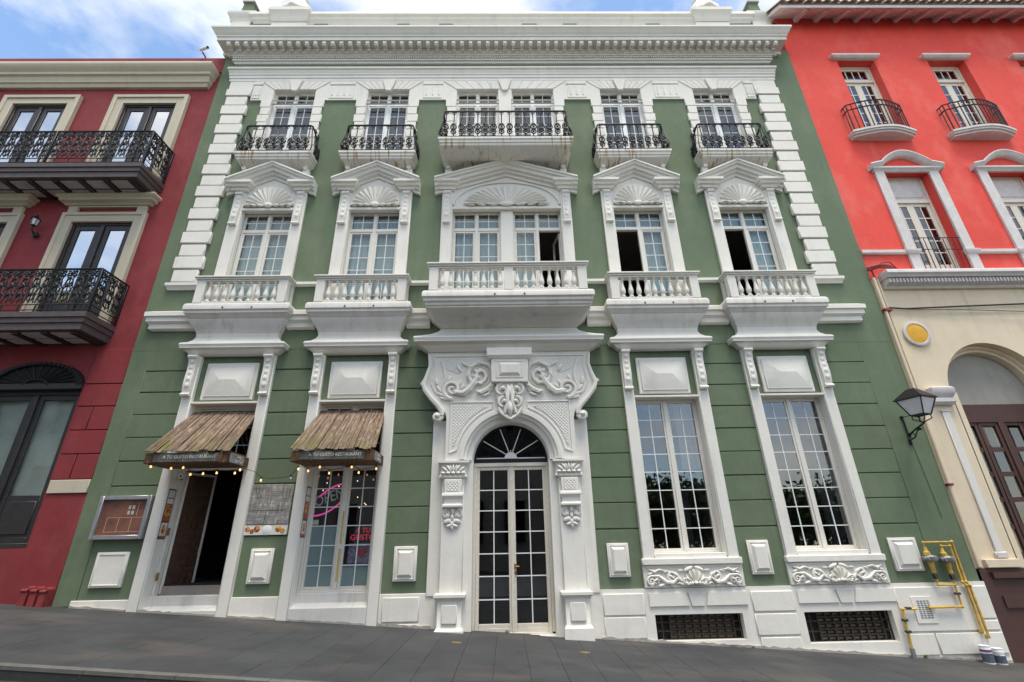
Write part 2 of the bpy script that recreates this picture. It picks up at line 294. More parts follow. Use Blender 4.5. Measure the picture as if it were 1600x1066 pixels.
def text(name,body,size,loc,rot,mat,parent=None,ext=.004,shear=0,width=None,label=None):
    cu=bpy.data.curves.new('lettering','FONT'); cu.body=body; cu.size=size; cu.extrude=ext; cu.align_x='CENTER'; cu.align_y='CENTER'; cu.shear=shear; cu.resolution_u=2
    t=bpy.data.objects.new('lettering',cu); COL.objects.link(t); dg=bpy.context.evaluated_depsgraph_get(); me=bpy.data.meshes.new_from_object(t.evaluated_get(dg)); bpy.data.objects.remove(t)
    k=1
    if width: xs=[v.co.x for v in me.vertices]; k=width/(max(xs)-min(xs))
    me.transform(Matrix.Translation(loc)@rot.to_4x4()@Matrix.Diagonal((k,1,1,1))); me.materials.clear(); me.materials.append(MAT[mat]); return link(name,me,parent,label=label)
FRONT=Matrix.Rotation(pi/2,3,'X')
UNIT=MB().box(-.5,.5,-.5,.5,-.5,.5)
_u={}
def unit(mat):
    if mat not in _u: _u[mat]=UNIT.mesh('pane',mat,False)
    return _u[mat]
def pane(parent,x0,x1,z0,z1,y,mat,name='pane',th=.006): return link(name,unit(mat),parent,((x0+x1)/2,y,(z0+z1)/2),0,(x1-x0,th,z1-z0))
GZ=lambda x:-.018-.0702*x
C=[-6.03,-3.29,.12,3.55,6.325]

def ring(m,x0,x1,z0,z1,w,y0,y1,b=.006):
    m.cbox(x0,x0+w,y0,y1,z0,z1,b).cbox(x1-w,x1,y0,y1,z0,z1,b).cbox(x0+w,x1-w,y0,y1,z0,z0+w,b).cbox(x0+w,x1-w,y0,y1,z1-w,z1,b); return m
# ------------------------------------------------------------------ ground: road, sidewalk, kerb
def slope_box(m,x0,x1,y0,y1,dz0,dz1):
    n=len(m.v); m.box(x0,x1,y0,y1,0,0); m.v[n:]=[(v[0],v[1],GZ(v[0])+(dz0 if i<4 else dz1)) for i,v in enumerate(m.v[n:])]; return m
o=slope_box(MB(),-90,90,-70,-3.83,-.5,-.13).obj('road','asphalt'); o['kind']='structure'
walk=slope_box(MB(),-30,30,-3.72,12,-.4,-.012).obj('sidewalk','mortar'); walk['kind']='structure'
kerb=slope_box(MB(),-30,30,-3.829,-3.722,-.45,-.035).obj('kerb','asphalt'); kerb['kind']='structure'
for i in range(16):
    x=-8.6+i*1.0; slope_box(MB(),x+.004,x+.996,-3.835,-3.718,-.034,.003).obj('kerb_stone','kerb_stone',kerb)
PX,PY=.47,.62
pm=MB(); b=.004
n=0; pm.cbox(.0015,PX-.0015,.0015,PY-.0015,-.02,0,.003); pm.v=[(v[0],v[1],v[2]-.0702*v[0]) for v in pm.v]; pme=pm.mesh('paver','paver')
for j in range(6):
    for i in range(44):
        x=-9.58+i*PX; link('paver',pme,walk,(x,-3.71+j*PY,GZ(x)+random.uniform(-.0015,.0015)))
far=MB()
for j in range(6):
    for i in list(range(-30,0))+list(range(44,70)): x=-9.58+i*PX; slope_box(far,x+.003,x+PX-.003,-3.71+j*PY+.003,-3.71+(j+1)*PY-.003,-.02,0)
far.obj('paving','paver',walk,kind='stuff')

# ------------------------------------------------------------------ green building
G=thing('green_building','sage green three storey building with white stucco ornament and central arched door','building',(.33,0,0))
WL,WR=-8.38,9.05
op3=[(c-.61,c+.61,11.14,13.85) for c in (C[0],C[1],C[3],C[4])]+[(-1.292,-.063,11.14,13.85),(.318,1.562,11.14,13.85)]
op2=[(c-.65,c+.65,6.62,9.49) for c in (C[0],C[1],C[3],C[4])]+[(-1.29,1.53,6.62,9.49)]
op1=[(c-.715,c+.715,.3,4.37) for c in C[:2]]+[(c-.715,c+.715,1.17,4.37) for c in C[3:]]+[(-.68,.92,-.1,3.9)]
op0=[(2.725,4.355,-.2,.22),(5.5,7.15,-.285,.21)]
wall=MB().sheet(WL,WR,5.63,15.6,op3+op2,0,.24).obj('wall','green',G)
MB().sheet(WL,WR,.4,5.64,op1,.028,.26).obj('wall_ground_floor','green',G)
shell=MB()
for (x0,x1,y0,y1,z0,z1) in [(WL,WL+.2,.03,9,-1.2,15.6),(WR-.2,WR,.03,9,-1.2,15.6),(WL+.2,WR-.2,8.8,9,-1.2,15.6),(WL+.2,WR-.2,.3,8.8,15.3,15.6)]: shell.box(x0,x1,y0,y1,z0,z1)
shell.obj('side_and_rear_wall','green',G)
inner=MB()
for z in (.55,5.6,10.3): inner.box(WL+.21,WR-.21,.28,8.79,z,z+.3)
for x in (-4.6,-1.6,1.9,4.95): inner.box(x,x+.1,.5,8.79,.86,5.59)
inner.box(WL+.21,WR-.21,6,6.1,.86,15.2); inner.obj('interior_floors','interior',G)
# smooth strips beside and blocks of the rusticated ground floor
GR=[.655]+[1.705+.491*k for k in range(9)]
st=MB(); st.cbox(WL,-7.955,0,.027,GZ(-8.2)+.0,5.628,.006); st.obj('corner_strip','green',G)
st=MB(); st.cbox(8.215,WR,0,.027,.63,5.628,.006); st.obj('corner_strip','green',G)
segs=[(-7.95,C[0]-.9),(C[0]+.9,C[1]-.9),(C[1]+.9,-1.45),(1.6,C[3]-.9),(C[3]+.9,C[4]-.9),(C[4]+.9,8.21)]
for a,b_ in segs:
    for k in range(len(GR)-1):
        lo=GR[k]+(.011 if k else 0); m=MB().cbox(a,b_,-.001-.003*random.random(),.027,lo,GR[k+1]-.011,.007); j=[random.uniform(-.006,.006) for _ in range(4)]
        m.v=[(v[0],v[1],v[2]+(j[0] if v[2]>lo+.1 else j[1])*(1 if v[0]<(a+b_)/2 else .2)+(j[2] if v[2]>lo+.1 else j[3])*(0 if v[0]<(a+b_)/2 else .6)) for v in m.v]; m.obj('wall_block','green',G)
# quoins
for side in (0,1):
    for k in range(18):
        z1=13.87 if k==0 else 13.57-.365*(k-1); z0=13.57 if k==0 else z1-.365; wide=k%2==0
        xa,xb=(-8.0+(.0 if wide else .045),-7.285 if wide else -7.355); 
        if side: xa,xb=.29-xb,.29-xa
        MB().cbox(xa,xb,-.1 if wide else -.085,-.001,z0+.014,z1-.014,.016).obj('quoin','white',G)
    x0,x1=(-8.0,-7.3) if side==0 else (7.59,8.29)
    MB().mould(x0,x1,[(.06,7.37,.02),(.1,7.35,.05),(.1,7.28,.05),(.06,7.24,.02),(.04,7.18,.01)]).obj('quoin_base','white',G)
# string courses
edges=[(-8.0,C[0]-1.1),(C[0]+1.1,C[1]-1.1),(C[1]+1.1,-1.75),(2.0,C[3]-1.1),(C[3]+1.1,C[4]-1.1),(C[4]+1.1,8.25)]
for i,(a,b_) in enumerate(edges):
    if 0<i<5: MB().mould(a-.05,b_+.05,[(.05,7.36,0),(.08,7.34,0),(.08,7.28,0),(.04,7.24,0)]).obj('string_course','white',G)
    a2,b2=(a-.05 if i else -8.02, b_+.05 if i<5 else 8.33)
    MB().mould(a2,b2,[(.1,6.58,.1),(.2,6.52,.2),(.2,6.42,.2),(.16,6.39,.16),(.16,6.3,.16),(.1,6.24,.1),(.1,6.14,.1),(.05,6.1,.05)] if i in (0,5) else [(.1,6.58,0),(.2,6.52,0),(.2,6.42,0),(.16,6.39,0),(.16,6.3,0),(.1,6.24,0),(.1,6.14,0),(.05,6.1,0)]).obj('string_course','white',G)
# third-floor white frieze band, keystones, voussoirs, flutes
BL,BR=-7.27,7.57
MB().sheet(BL,BR,13.44,14.22,[(a,b_,13.3,d_) for a,b_,c_,d_ in op3],-.05,.0).add([(BL,-.05,13.44),(BR,-.05,13.44),(BR,0,13.44),(BL,0,13.44)],[(0,1,2,3)]).obj('frieze_band','white',G)
MB().mould(-7.97,8.25,[(.0,14.74,0),(.12,14.73,.12),(.16,14.70,.15),(.16,14.63,.15),(.12,14.60,.12),(.12,14.55,.12),(.1,14.52,.1),(.1,14.44,.1),(.08,14.42,.08),(.08,14.33,.08),(.06,14.31,.06),(.06,14.215,.06),(.045,14.2,.03)]).obj('architrave','white_weathered',G)
[MB().cbox(a,b_,-.055,0,13.885,14.2,.008).obj('corner_frieze','white',G) for a,b_ in ((-7.98,-7.28),(7.58,8.27))]
def keystone(cx): MB().poly([(cx-.19,14.2),(cx+.19,14.2),(cx+.09,13.8),(cx+.05,13.76),(cx-.05,13.76),(cx-.09,13.8)],-.12,-.045).ell((cx,-.1,13.76),(.06,.04,.03)).obj('keystone','white',G)
for cx,hw in [(C[0],.61),(C[1],.61),(C[3],.61),(C[4],.61),(.13,1.43)]:
    keystone(cx)
    for s in (-1,1):
        nW=4 if hw<1 else 5
        for k in range(nW):
            a0=.11+(hw-.11)*k/nW+.008; a1=.11+(hw-.11)*(k+1)/nW-.008; sp0=.11+.28*(k)/nW; sp1=.11+.28*(k+1)/nW
            MB().poly([(cx+s*a0,13.86),(cx+s*a1,13.86),(cx+s*(a1+sp1),14.19),(cx+s*(a0+sp0),14.19)],-.068,-.045).obj('voussoir','white',G)
mid3=[(-7.24,C[0]-.98),(C[0]+1.02,C[1]-1.02),(C[1]+1.02,-1.72),(1.98,C[3]-1.02),(C[3]+1.02,C[4]-1.02),(C[4]+.98,7.54)]
for a,b_ in mid3:
    p_=MB().cbox(a,b_,-.066,-.045,13.5,14.02,.006).obj('fluted_panel','white',G); MB().cbox(a-.02,b_+.02,-.08,-.045,14.04,14.18,.008).obj('frieze_panel','white',G)
    n=max(3,int((b_-a)/.16))
    for k in range(n): x=a+(k+.5)*(b_-a)/n; MB().tube([(x,-.062,13.56+.05),(x,-.064,13.94)],[.025,.02],6).obj('flute','white',p_)
# cornice
cor=MB().mould(-7.97,8.27,[(0,15.95,0),(.55,15.9,.55),(.63,15.87,.63),(.63,15.80,.63),(.6,15.77,.6),(.56,15.68,.56),(.5,15.62,.5),(.5,15.57,.5),(.47,15.55,.47),(.47,15.43,.47),(.2,15.42,.2),(.2,15.24,.2),(.16,15.22,.16),(.16,15.18,.16),(.1,15.17,.1),(.1,15.09,.1),(.12,15.08,.12),(.12,15.03,.12),(.08,15.01,.08),(.06,14.96,.06),(.0,14.95,0)]).obj('cornice','white_weathered',G)
mod=MB().cbox(-.055,.055,-.25,0,-.05,.06,.012).tube([(-.055,-.2,-.055),(.055,-.2,-.055)],.03,8).cbox(-.05,.05,-.09,0,-.11,-.05,.01).mesh('modillion','white_weathered')
for k in range(65): link('modillion',mod,cor,(-8.1+k*(8.4+8.1)/64,-.2,15.36))
for k in range(2):
    for j in range(2): link('modillion',mod,cor,((-8.19,8.49)[k],-.05+j*.1+.0,15.36),(-pi/2,pi/2)[k])
den=MB()
for k in range(240): x=-8.05+k*(16.4/239); den.box(x-.02,x+.02,-.15,-.1,15.10,15.165)
den.obj('dentils','white_weathered',cor,kind='stuff')
MB().box(-8.0,8.3,-.005,.0,14.74,14.96).obj('frieze','green',G)
# parapet
par=MB().box(-7.9,8.2,.05,.4,15.9,16.9); par.obj('parapet','white_weathered',G)
cop=MB().mould(-7.9,8.2,[(.0,17.36,0),(.1,17.34,.1),(.12,17.28,.12),(.12,17.2,.12),(.06,17.14,.06),(.05,17.05,.05),(.0,17.0,0),(-.03,16.9,0)],.4).obj('parapet_coping','white_weathered',G)
for a,b_ in [(-8.0,-7.35),(-5.95,-5.5),(-3.3,-2.9),(-1.95,-1.5),(.72,1.2),(2.05,2.5),(4.75,5.2),(7.4,8.25)]: MB().box(a,b_,.02,.06,16.2,16.93).obj('parapet_panel','green',G)
for cx in (-6.72,6.9):
    MB().box(cx-.55,cx+.55,-.04,.5,15.9,16.9).mould(cx-.55,cx+.55,[(.05,17.46,.0),(.2,17.44,.12),(.2,17.3,.12),(.12,17.2,.06),(.1,17.05,.05),(.04,16.95,.0)],.5).obj('urn_pedestal','white_weathered',G)
    fz=17.45; u=MB().lathe([(.3,0),(.46,.02),(.46,.1),(.42,.13),(.52,.22),(.5,.4),(.4,.62),(.28,.85),(.2,1.0),(.24,1.05),(.24,1.1),(.1,1.15),(.08,1.5),(.0,1.7)],(cx,.35,fz),32,.06,8); u.obj('urn','white_weathered',G)
for cx in (-8.28,8.55):
    MB().mould(cx-.35,cx+.35,[(-.0,17.42,0),(.1,17.4,.1),(.1,17.28,.1),(.05,17.2,.05),(.0,17.0,0)],.5).box(cx-.3,cx+.3,.0,.5,15.95,17.0).obj('corner_pier','white_weathered',G)
    MB().poly([(cx-.22,17.42),(cx+.22,17.42),(cx+.15,18.1),(cx-.15,18.1)],.1,.45).obj('obelisk','green',G); MB().box(cx-.2,cx+.2,.05,.5,18.1,18.16).obj('obelisk_cap','grey_render',G)
# ---- windows
def leaf(win,x0,x1,z0,z1,y,cols,rows,mat,gl,sw=.05,bw=.016,bottom=0,barmat='bar_white'):
    sash=MB(); ring(sash,x0,x1,z0,z1,sw,y-.025,y+.025,.005)
    if bottom: sash.cbox(x0+sw,x1-sw,y-.02,y+.02,z0+sw,z0+bottom,.005)
    so=sash.obj('sash',mat,win); a,b_,c,d=x0+sw,x1-sw,z0+max(sw,bottom),z1-sw
    bars=MB()
    for i in range(1,cols): x=a+(b_-a)*i/cols; bars.box(x-bw/2,x+bw/2,y-.012,y+.012,c,d)
    for j in range(1,rows): z=c+(d-c)*j/rows; bars.box(a,b_,y-.0105,y+.0105,z-bw/2,z+bw/2)
    if cols>1: bars.obj('glazing_bars',barmat,win)
    else:
        for j in range(1,rows): z=c+(d-c)*j/rows; MB().box(a,b_,y-.0105,y+.0105,z-bw/2,z+bw/2).obj('glazing_bar',barmat,win)
    for i in range(cols):
        for j in range(rows):
            xa,xb=a+(b_-a)*i/cols+bw/2,a+(b_-a)*(i+1)/cols-bw/2; za,zb=c+(d-c)*j/rows+bw/2,c+(d-c)*(j+1)/rows-bw/2
            pane(win,xa,xb,za,zb,y+random.uniform(-.001,.001),gl[j] if isinstance(gl,list) else gl)
    return so
def casement(x0,x1,z0,z1,y,ztr,rows,gl,curt,skip=(),mat='upvc',label=None,rtr=2):
    f=MB(); w=.04; ring(f,x0,x1,z0,z1,w,y-.04,y+.05); xm=(x0+x1)/2; f.cbox(xm-.04,xm+.04,y-.045,y+.04,z0+w,z1-w,.006)
    f.cbox(x0+w,x1-w,y-.042,y+.04,ztr-.05,ztr+.035,.006); win=f.obj('window',mat,G,label=label)
    for k,(a,b_) in enumerate(((x0+w,xm-.04),(xm+.04,x1-w))):
        leaf(win,a,b_,ztr+.035,z1-w,y,2,rtr,mat,gl,.018)
        if k not in skip: leaf(win,a,b_,z0+w,ztr-.05,y,2,rows,mat,gl,.05)
        elif True:  # casement swung into the room
            so=MB(); xx=a if k==0 else b_; ring(so,0,b_-a,z0+w,ztr-.05,.05,-.025,.025); link('open_sash',so.mesh('open_sash',mat),win,(xx,y+.06,0),rad(78) if k==0 else rad(102))
        if curt and k not in skip:
            cm=MB(); n=14; P=[(a+(b_-a)*i/n,y+.12+.012*math.sin(i*2.1+k),) for i in range(n+1)]
            cm.add([(p[0],p[1],z) for p in P for z in (z0,z1)],[(2*i,2*i+2,2*i+3,2*i+1) for i in range(n)]); cm.obj('curtain',curt,win)
        elif curt: pane(win,a,b_,ztr+.0,z1,y+.12,curt,'curtain')
    return win
for i,c in enumerate(C):
    if i!=2:
        casement(c-.61,c+.61,11.14,13.85,.12,13.38,6,'glass_window','curtain_grey',(),'upvc_white')
        casement(c-.65,c+.65,6.63,9.49,.14,8.95,6,'glass_window','curtain_pale',(0,) if i>2 else ())
casement(-1.292,-.063,11.14,13.85,.12,13.38,6,'glass_window','curtain_grey',(),'upvc_white'); casement(.318,1.562,11.14,13.85,.12,13.38,6,'glass_window','curtain_grey',(),'upvc_white')
casement(-1.29,-.04,6.63,9.49,.14,8.95,6,'glass_window','curtain_pale'); casement(.28,1.53,6.63,9.49,.14,8.95,6,'glass_window','curtain_pale',(1,))
MB().cbox(-.055,.31,-.062,.26,11.1,13.84,.01).obj('window_pier','white',G); MB().cbox(-.04,.28,.0,.26,6.6,9.5,.01).obj('window_pier','white',G)
# white reveals inside the upper openings
for (a,b_,c_,d_) in op3+op2:
    t_=.012; MB().box(a,a+t_,-.03,.08,c_,d_-t_).box(b_-t_,b_,-.03,.08,c_,d_-t_).box(a,b_,-.03,.08,d_-t_,d_).obj('window_reveal','white',G)
# rusticated jamb blocks, third floor
def jamb(xi,s):
    for k in range(8):
        z0=11.12+k*.29; w=.3 if k%2 else .26; xa,xb=sorted((xi,xi+s*w)); MB().cbox(xa,xb,-.065,-.0,z0+.007,z0+.283,.01).obj('jamb_block','white',G)
for c in (C[0],C[1],C[3],C[4]): jamb(c-.61,-1); jamb(c+.61,1)
jamb(-1.292,-1); jamb(1.562,1)
# ---- second-floor aedicules
def shell_mesh(m,cx,cz,rx,rz,y,n=13,h=.07):
    A=n*6; NR=6; V=[];F=[]
    for i in range(A+1):
        a=pi*i/A; u=(i%6)/3-1; u=0 if False else u; e=u*u; 
        if i%6==0: e=1
        R=1-.13*e
        for j in range(NR+1):
            q=.1+.9*j/NR; yy=y-.02-h*.5*math.sin(q*2.2)-h*.95*e*q**1.3; V.append((cx+rx*R*q*math.cos(a),yy,cz+rz*R*q*math.sin(a)))
        V.append((cx+rx*R*1.0*math.cos(a),y,cz+rz*R*1.0*math.sin(a)))
    k=NR+2
    for i in range(A):
        for j in range(NR+1): F.append((i*k+j,i*k+j+1,(i+1)*k+j+1,(i+1)*k+j))
    m.add(V,F); m.ell((cx,y-.06,cz+.02),(rx*.17,.06,rz*.13)); 
    for s in (-1,1):
        for q in (.35,.6,.85): m.ell((cx+s*rx*q,y-.05,cz+.015),(rx*.13,.05,.04),s*.2)
        m.spiral(cx+s*rx*.93,cz+.05,y-.05,.06,.01,0,1.3,.02,10)
    return m
def console(x,zt,zb,w,d0,d1,name='console',y0=0):
    m=MB(); n=10; P=[]
    for i in range(n+1): u=i/n; z=zt+(zb-zt)*u; d=d0+(d1-d0)*(u**.7)-.03*math.sin(u*2*pi); P.append((-d,z))
    P+=[(0,zb),(0,zt)]; m.poly(P,x-w/2,x+w/2,axis='x')
    m.tube([(x-w/2-.01,-d0*.8,zt-.05),(x+w/2+.01,-d0*.8,zt-.05)],.045,8)
    m.tube([(x-w/2-.01,-d1-.02,zb+.03),(x+w/2+.01,-d1-.02,zb+.03)],.04,8)
    for k in range(5): u=.15+k*.15; z=zt+(zb-zt)*u; d=d0+(d1-d0)*(u**.7)-.03*math.sin(u*2*pi); m.ell((x,-d,z),(w*.3,.012,.06))
    for s in (-1,0,1): m.ell((x+s*w*.28,-.05,zb-.05-(.03 if s==0 else 0)),(.03,.035,.07 if s==0 else .05))
    m.ell((x,-.04,zb-.15),(.03,.03,.05)); return m.obj(name,'white',G)
for i,c in enumerate(C):
    hi,ho,hp,ap=(.65,.935,1.14,10.88) if i!=2 else (1.41,1.68,1.87,10.92)
    ped=MB()
    [MB().cbox(*sorted((c+s*hi,c+s*ho)),-.08,.0,6.6,10.03,.01).obj('window_surround','white',G) for s in (-1,1)]
    MB().poly([(c-hi,9.495),(c+hi,9.495),(c+hi,10.3),(c,10.62),(c-hi,10.3)],-.05,0).obj('tympanum','white',G)
    MB().cbox(c-hi-.03,c+hi+.03,-.085,-.04,9.46,9.54,.01).obj('lintel','white',G)
    zp=10.36
    ped.sweep([(c-hp,zp-.05),(c,ap-.02),(c+hp,zp-.05)],[(0.02,0),(.02,-.34),(-.03,-.345),(-.05,-.31),(-.1,-.3),(-.12,-.25),(-.2,-.235),(-.22,-.17),(-.27,-.165),(-.3,-.1),(-.37,-.09),(-.37,0)])
    ped.obj('pediment','white_weathered',G)
    for s in (-1,1):
        xa,xb=sorted((c+s*(hi+.02),c+s*ho)); MB().mould(xa,xb,[(.26,10.31,.19),(.3,10.29,.2),(.3,10.22,.2),(.24,10.19,.15),(.22,10.14,.13),(.17,10.12,.09),(.15,10.06,.07),(.1,10.04,.03)]).obj('capital','white',G)
        console(c+s*(hi+ho)/2,10.02,9.0,.17,.15,.1)
    shell_mesh(MB(),c,9.585,.62 if i!=2 else 1.12,.63 if i!=2 else .6,-.05,13 if i!=2 else 17,.075).obj('shell_ornament','white',G)
    MB().arcm(c,9.56,[(hi+.0,-.045),(hi-.005,-.09),(hi-.04,-.09),(hi-.045,-.045)],.05,pi-.05,24,1. if i!=2 else .55).obj('arch_border','white',G)
# ---- balconies of the second floor
bal=MB().lathe([(.055,0),(.055,.035),(.035,.05),(.03,.07),(.05,.1),(.062,.15),(.058,.2),(.04,.28),(.028,.36),(.024,.4),(.036,.41),(.036,.425),(.026,.435),(.03,.46),(.05,.475),(.05,.5)],(0,0,0),10).mesh('baluster','white')
hooks=[]
for i,c in enumerate(C):
    if i!=2:
        base=MB().mould(c-.9,c+.9,[(.36,6.64,.2),(.41,6.61,.26),(.43,6.56,.29),(.43,6.46,.29),(.4,6.43,.27),(.4,6.38,.27),(.36,6.35,.23),(.34,6.31,.21),(.30,6.28,.18),(.30,6.25,.18),(.22,6.12,.1),(.17,6.05,.06),(.15,5.99,.03)]).obj('balcony','white_stain',G)
        MB().mould(c-.9,c+.9,[(.15,5.985,.03),(.13,5.9,.02),(.15,5.82,.06),(.2,5.75,.14),(.27,5.71,.24),(.28,5.67,.27),(.26,5.63,.25),(.26,5.59,.25),(.2,5.57,.17),(.18,5.53,.13),(.14,5.48,.08),(.1,5.46,.05)]).obj('entablature','white_weathered',G)
        dd,hw,nb,e0=.34,1.04,9,1.0
    else:
        base=MB().mould(c-1.5,c+1.5,[(.84,6.64,.3),(.89,6.61,.36),(.92,6.56,.39),(.92,6.46,.39),(.88,6.43,.36),(.88,6.37,.36),(.84,6.34,.32),(.83,6.29,.31),(.8,6.27,.29),(.8,6.24,.29),(.2,6.08,.08),(.16,6.03,.05)]).obj('balcony','white_stain',G)
        MB().mould(c-1.5,c+1.5,[(.16,6.02,.04),(.2,5.93,.1),(.28,5.84,.25),(.4,5.75,.45),(.5,5.70,.58),(.51,5.66,.6),(.49,5.62,.58),(.49,5.58,.58),(.42,5.56,.5),(.38,5.51,.43),(.32,5.46,.34),(.27,5.41,.27)]).obj('entablature','white_weathered',G)
        dd,hw,nb,e0=.82,1.76,8,1.5
    # pedestals, rails
    xs=[c-hw+.1,c+hw-.1]+([c+.01] if i==2 else [])
    for x in xs: MB().cbox(x-.1,x+.1,-dd-.06,-dd+.1,6.63,7.2,.008).obj('balcony_pedestal','white',base)
    for s in (-1,1): x=c+s*(hw-.1); MB().cbox(x-.09,x+.09,-.12,0,6.63,7.2,.008).obj('balcony_pedestal','white',base)
    MB().box(c-hw,c+hw,-dd-.05,-dd+.06,6.63,6.67).obj('bottom_rail','white',base)
    tr=MB()
    def railring(o_,z0,z1): tr.cbox(c-hw-o_,c+hw+o_,-dd-.06-o_,-dd+.1+o_*.5,z0,z1,.01); [tr.cbox(min(c+s*hw+s*o_,c+s*(hw-.2)),max(c+s*hw+s*o_,c+s*(hw-.2)),-dd+.1+o_*.5,0,z0,z1,.01) for s in (-1,1)]
    railring(.0,7.19,7.23); railring(.03,7.231,7.27); railring(.06,7.271,7.315); tr.obj('top_rail','white',base)
    spans=[(c-hw+.2,c+hw-.2)] if i!=2 else [(c-hw+.2,c-.09),(c+.11,c+hw-.2)]
    for a,b_ in spans:
        for k in range(nb): x=a+(b_-a)*(k+.5)/nb; link('baluster',bal,base,(x,-dd,6.68))
    if i==2:
        for s in (-1,1):
            for k in range(3): link('baluster',bal,base,(c+s*(hw-.1),-dd+.2+k*.2,6.68))
    else:
        for s in (-1,1): link('baluster',bal,base,(c+s*(hw-.1),-dd+.17,6.68))
    MB().lathe([(.022,-.02),(.022,.0),(.012,.02)],(0,0,0),8).obj('drain_hole','black',base,loc=(c+.35,-(.425 if i!=2 else .915),6.5)); MB().lathe([(.022,-.02),(.022,.0),(.012,.02)],(0,0,0),8).obj('drain_hole','black',base,loc=(c-.3,-(.425 if i!=2 else .915),6.5))
# ---- iron balconies of the third floor
def iron_baluster():
    m=MB(); P=[(0,-.0,0),(0,-.05,.05),(0,-.085,.14),(0,-.08,.26),(0,-.045,.38),(0,-.015,.5),(0,0,.62),(0,.0,.88)]; m.tube(P,.015,5)
    for cz,r,t_ in ((.1,.058,.021),(.26,.07,.021)):
        yy=-.08; m.tube([(r*math.cos(a),yy,cz+r*1.25*math.sin(a)) for a in [2*pi*k/12 for k in range(13)]],t_,5)
    m.ell((0,-.085,.18),(.045,.03,.035)); m.ell((0,-.05,.38),(.045,.03,.028)); m.ell((0,-.08,.1),(.03,.022,.04)); m.ell((0,-.085,.27),(.03,.022,.05))
    for s in (-1,1):
        m.spiral(s*.045,.4,-.04,.04,.012,pi/2 if s>0 else pi/2,s*.9,.009,8); m.spiral(s*.04,.83,-.005,.045,.012,-pi/2,-s*.8,.009,8)
        m.tube([(s*.055,-.085,.18),(s*.03,-.08,.24),(0,-.08,.3)],.008,4)
    return m.mesh('iron_baluster','iron')
IB=iron_baluster()
for i,c in enumerate(C):
    hw,dd,n=(.93,.36,9) if i!=2 else (1.66,.8,16)
    e=hw+.07
    slab=MB().mould(c-hw,c+hw,[(dd+.06,11.14,.07),(dd+.08,11.12,.08),(dd+.08,11.06,.08),(dd+.05,11.03,.05),(dd+.05,10.97,.05),(dd+.02,10.95,.02),(dd+.02,10.9,.02),(dd,10.88,.0),(.12,10.8,-.1)]).obj('balcony','white_rust',G)
    for s in (-1,1): x=c+s*(hw-.12); MB().tube([(x,-.2,10.78),(x,.0,10.78)],.065,8).cbox(x-.09,x+.09,-.14,0,10.4,10.76,.02).obj('corbel','white',slab)
    r=MB(); y=-dd
    r.tube([(c-hw+.03,0,11.9),(c-hw+.03,y+.08,12.03),(c-hw+.05,y+.01,12.08),(c-hw+.1,y,12.09),(c+hw-.1,y,12.09),(c+hw-.05,y+.01,12.08),(c+hw-.03,y+.08,12.03),(c+hw-.03,0,11.9)],.025,6)
    r.tube([(c-hw,0,11.19),(c-hw,y-.02,11.19),(c+hw,y-.02,11.19),(c+hw,0,11.19)],.014,5)
    for s in (-1,1): x=c+s*(hw+.0); r.tube([(x-s*.04,y,12.05),(x-s*.02,y,11.75),(x+s*.03,y-.04,11.5),(x+s*.06,y-.06,11.32),(x+s*.03,y-.03,11.16)],.014,5)
    r.obj('railing','iron',slab)
    for k in range(n): link('iron_baluster',IB,slab,(c-hw+.1+(2*hw-.2)*k/(n-1),y,11.19))
    for s in (-1,1):
        for k in range(2 if i!=2 else 4): link('iron_baluster',IB,slab,(c+s*hw,y+.14+k*.17,11.19),s*pi/2)
# ---- ground-floor window bays
def framed_panel(m,x0,x1,z0,z1,d=.04,in_=.08):
    return m.cbox(x0,x1,-d,.0,z0,z1,.01)
for i,c in ((0,C[0]),(1,C[1]),(3,C[3]),(4,C[4])):
    hi,ho=.715,.93
    zb=(GZ(c-ho)-.05) if i<2 else 1.08
    [MB().cbox(*sorted((c+s*hi,c+s*ho)),-.08,.03,zb if i>2 else GZ(c+s*ho)-.1,5.46,.012).obj('door_surround' if i<2 else 'window_surround','white',G) for s in (-1,1)]
    t_=.012; zr=.7 if i<2 else 1.2
    zr=.45 if i<2 else 1.2; [MB().box(*sorted((c+s*hi,c+s*(hi-t_))),-.06,.26,zr,4.37).obj('window_reveal','white',G) for s in (-1,1)]
    MB().cbox(c-hi,c+hi,-.07,.24,4.36,4.405,.006).obj('lintel','white',G)
    p_=MB().cbox(c-.57,c+.57,-.03,.03,4.455,5.3,.012).obj('raised_panel','white',G)
    MB().cbox(c-.505,c+.505,-.055,-.025,4.52,5.235,.012).hip(c-.48,c+.48,4.545,5.21,-.053,.1,.36,.0).obj('pyramid_relief','white',p_)
    for s in (-1,1): console(c+s*.825,5.45,4.52,.17,.25,.12)
def small_panel(x0,x1,z0,z1):
    p_=MB().cbox(x0,x1,-.05,.0,z0,z1,.012).obj('wall_panel','white',G); q=min(.13,(x1-x0)*.27)
    ring_=MB(); ring(ring_,x0+.03,x1-.03,z0+.03,z1-.03,.025,-.062,-.045,.008); ring_.obj('panel_moulding','white',p_); e=.045; MB().add([(x0+q-e,-.049,z0+q-e),(x1-q+e,-.049,z0+q-e),(x1-q+e,-.049,z1-q+e),(x0+q-e,-.049,z1-q+e),(x0+q,-.1,z0+q),(x1-q,-.1,z0+q),(x1-q,-.1,z1-q),(x0+q,-.1,z1-q)],[(0,1,5,4),(1,2,6,5),(2,3,7,6),(3,0,4,7),(4,5,6,7)]).obj('panel_relief','white',p_); return p_
pp=[small_panel(*q) for q in [(-7.79,-7.185,.86,1.47),(-4.886,-4.45,.87,1.48),(-2.153,-1.711,.86,1.47),(1.949,2.364,.856,1.45),(4.685,5.108,.85,1.454),(7.475,8.026,.853,1.446)]]
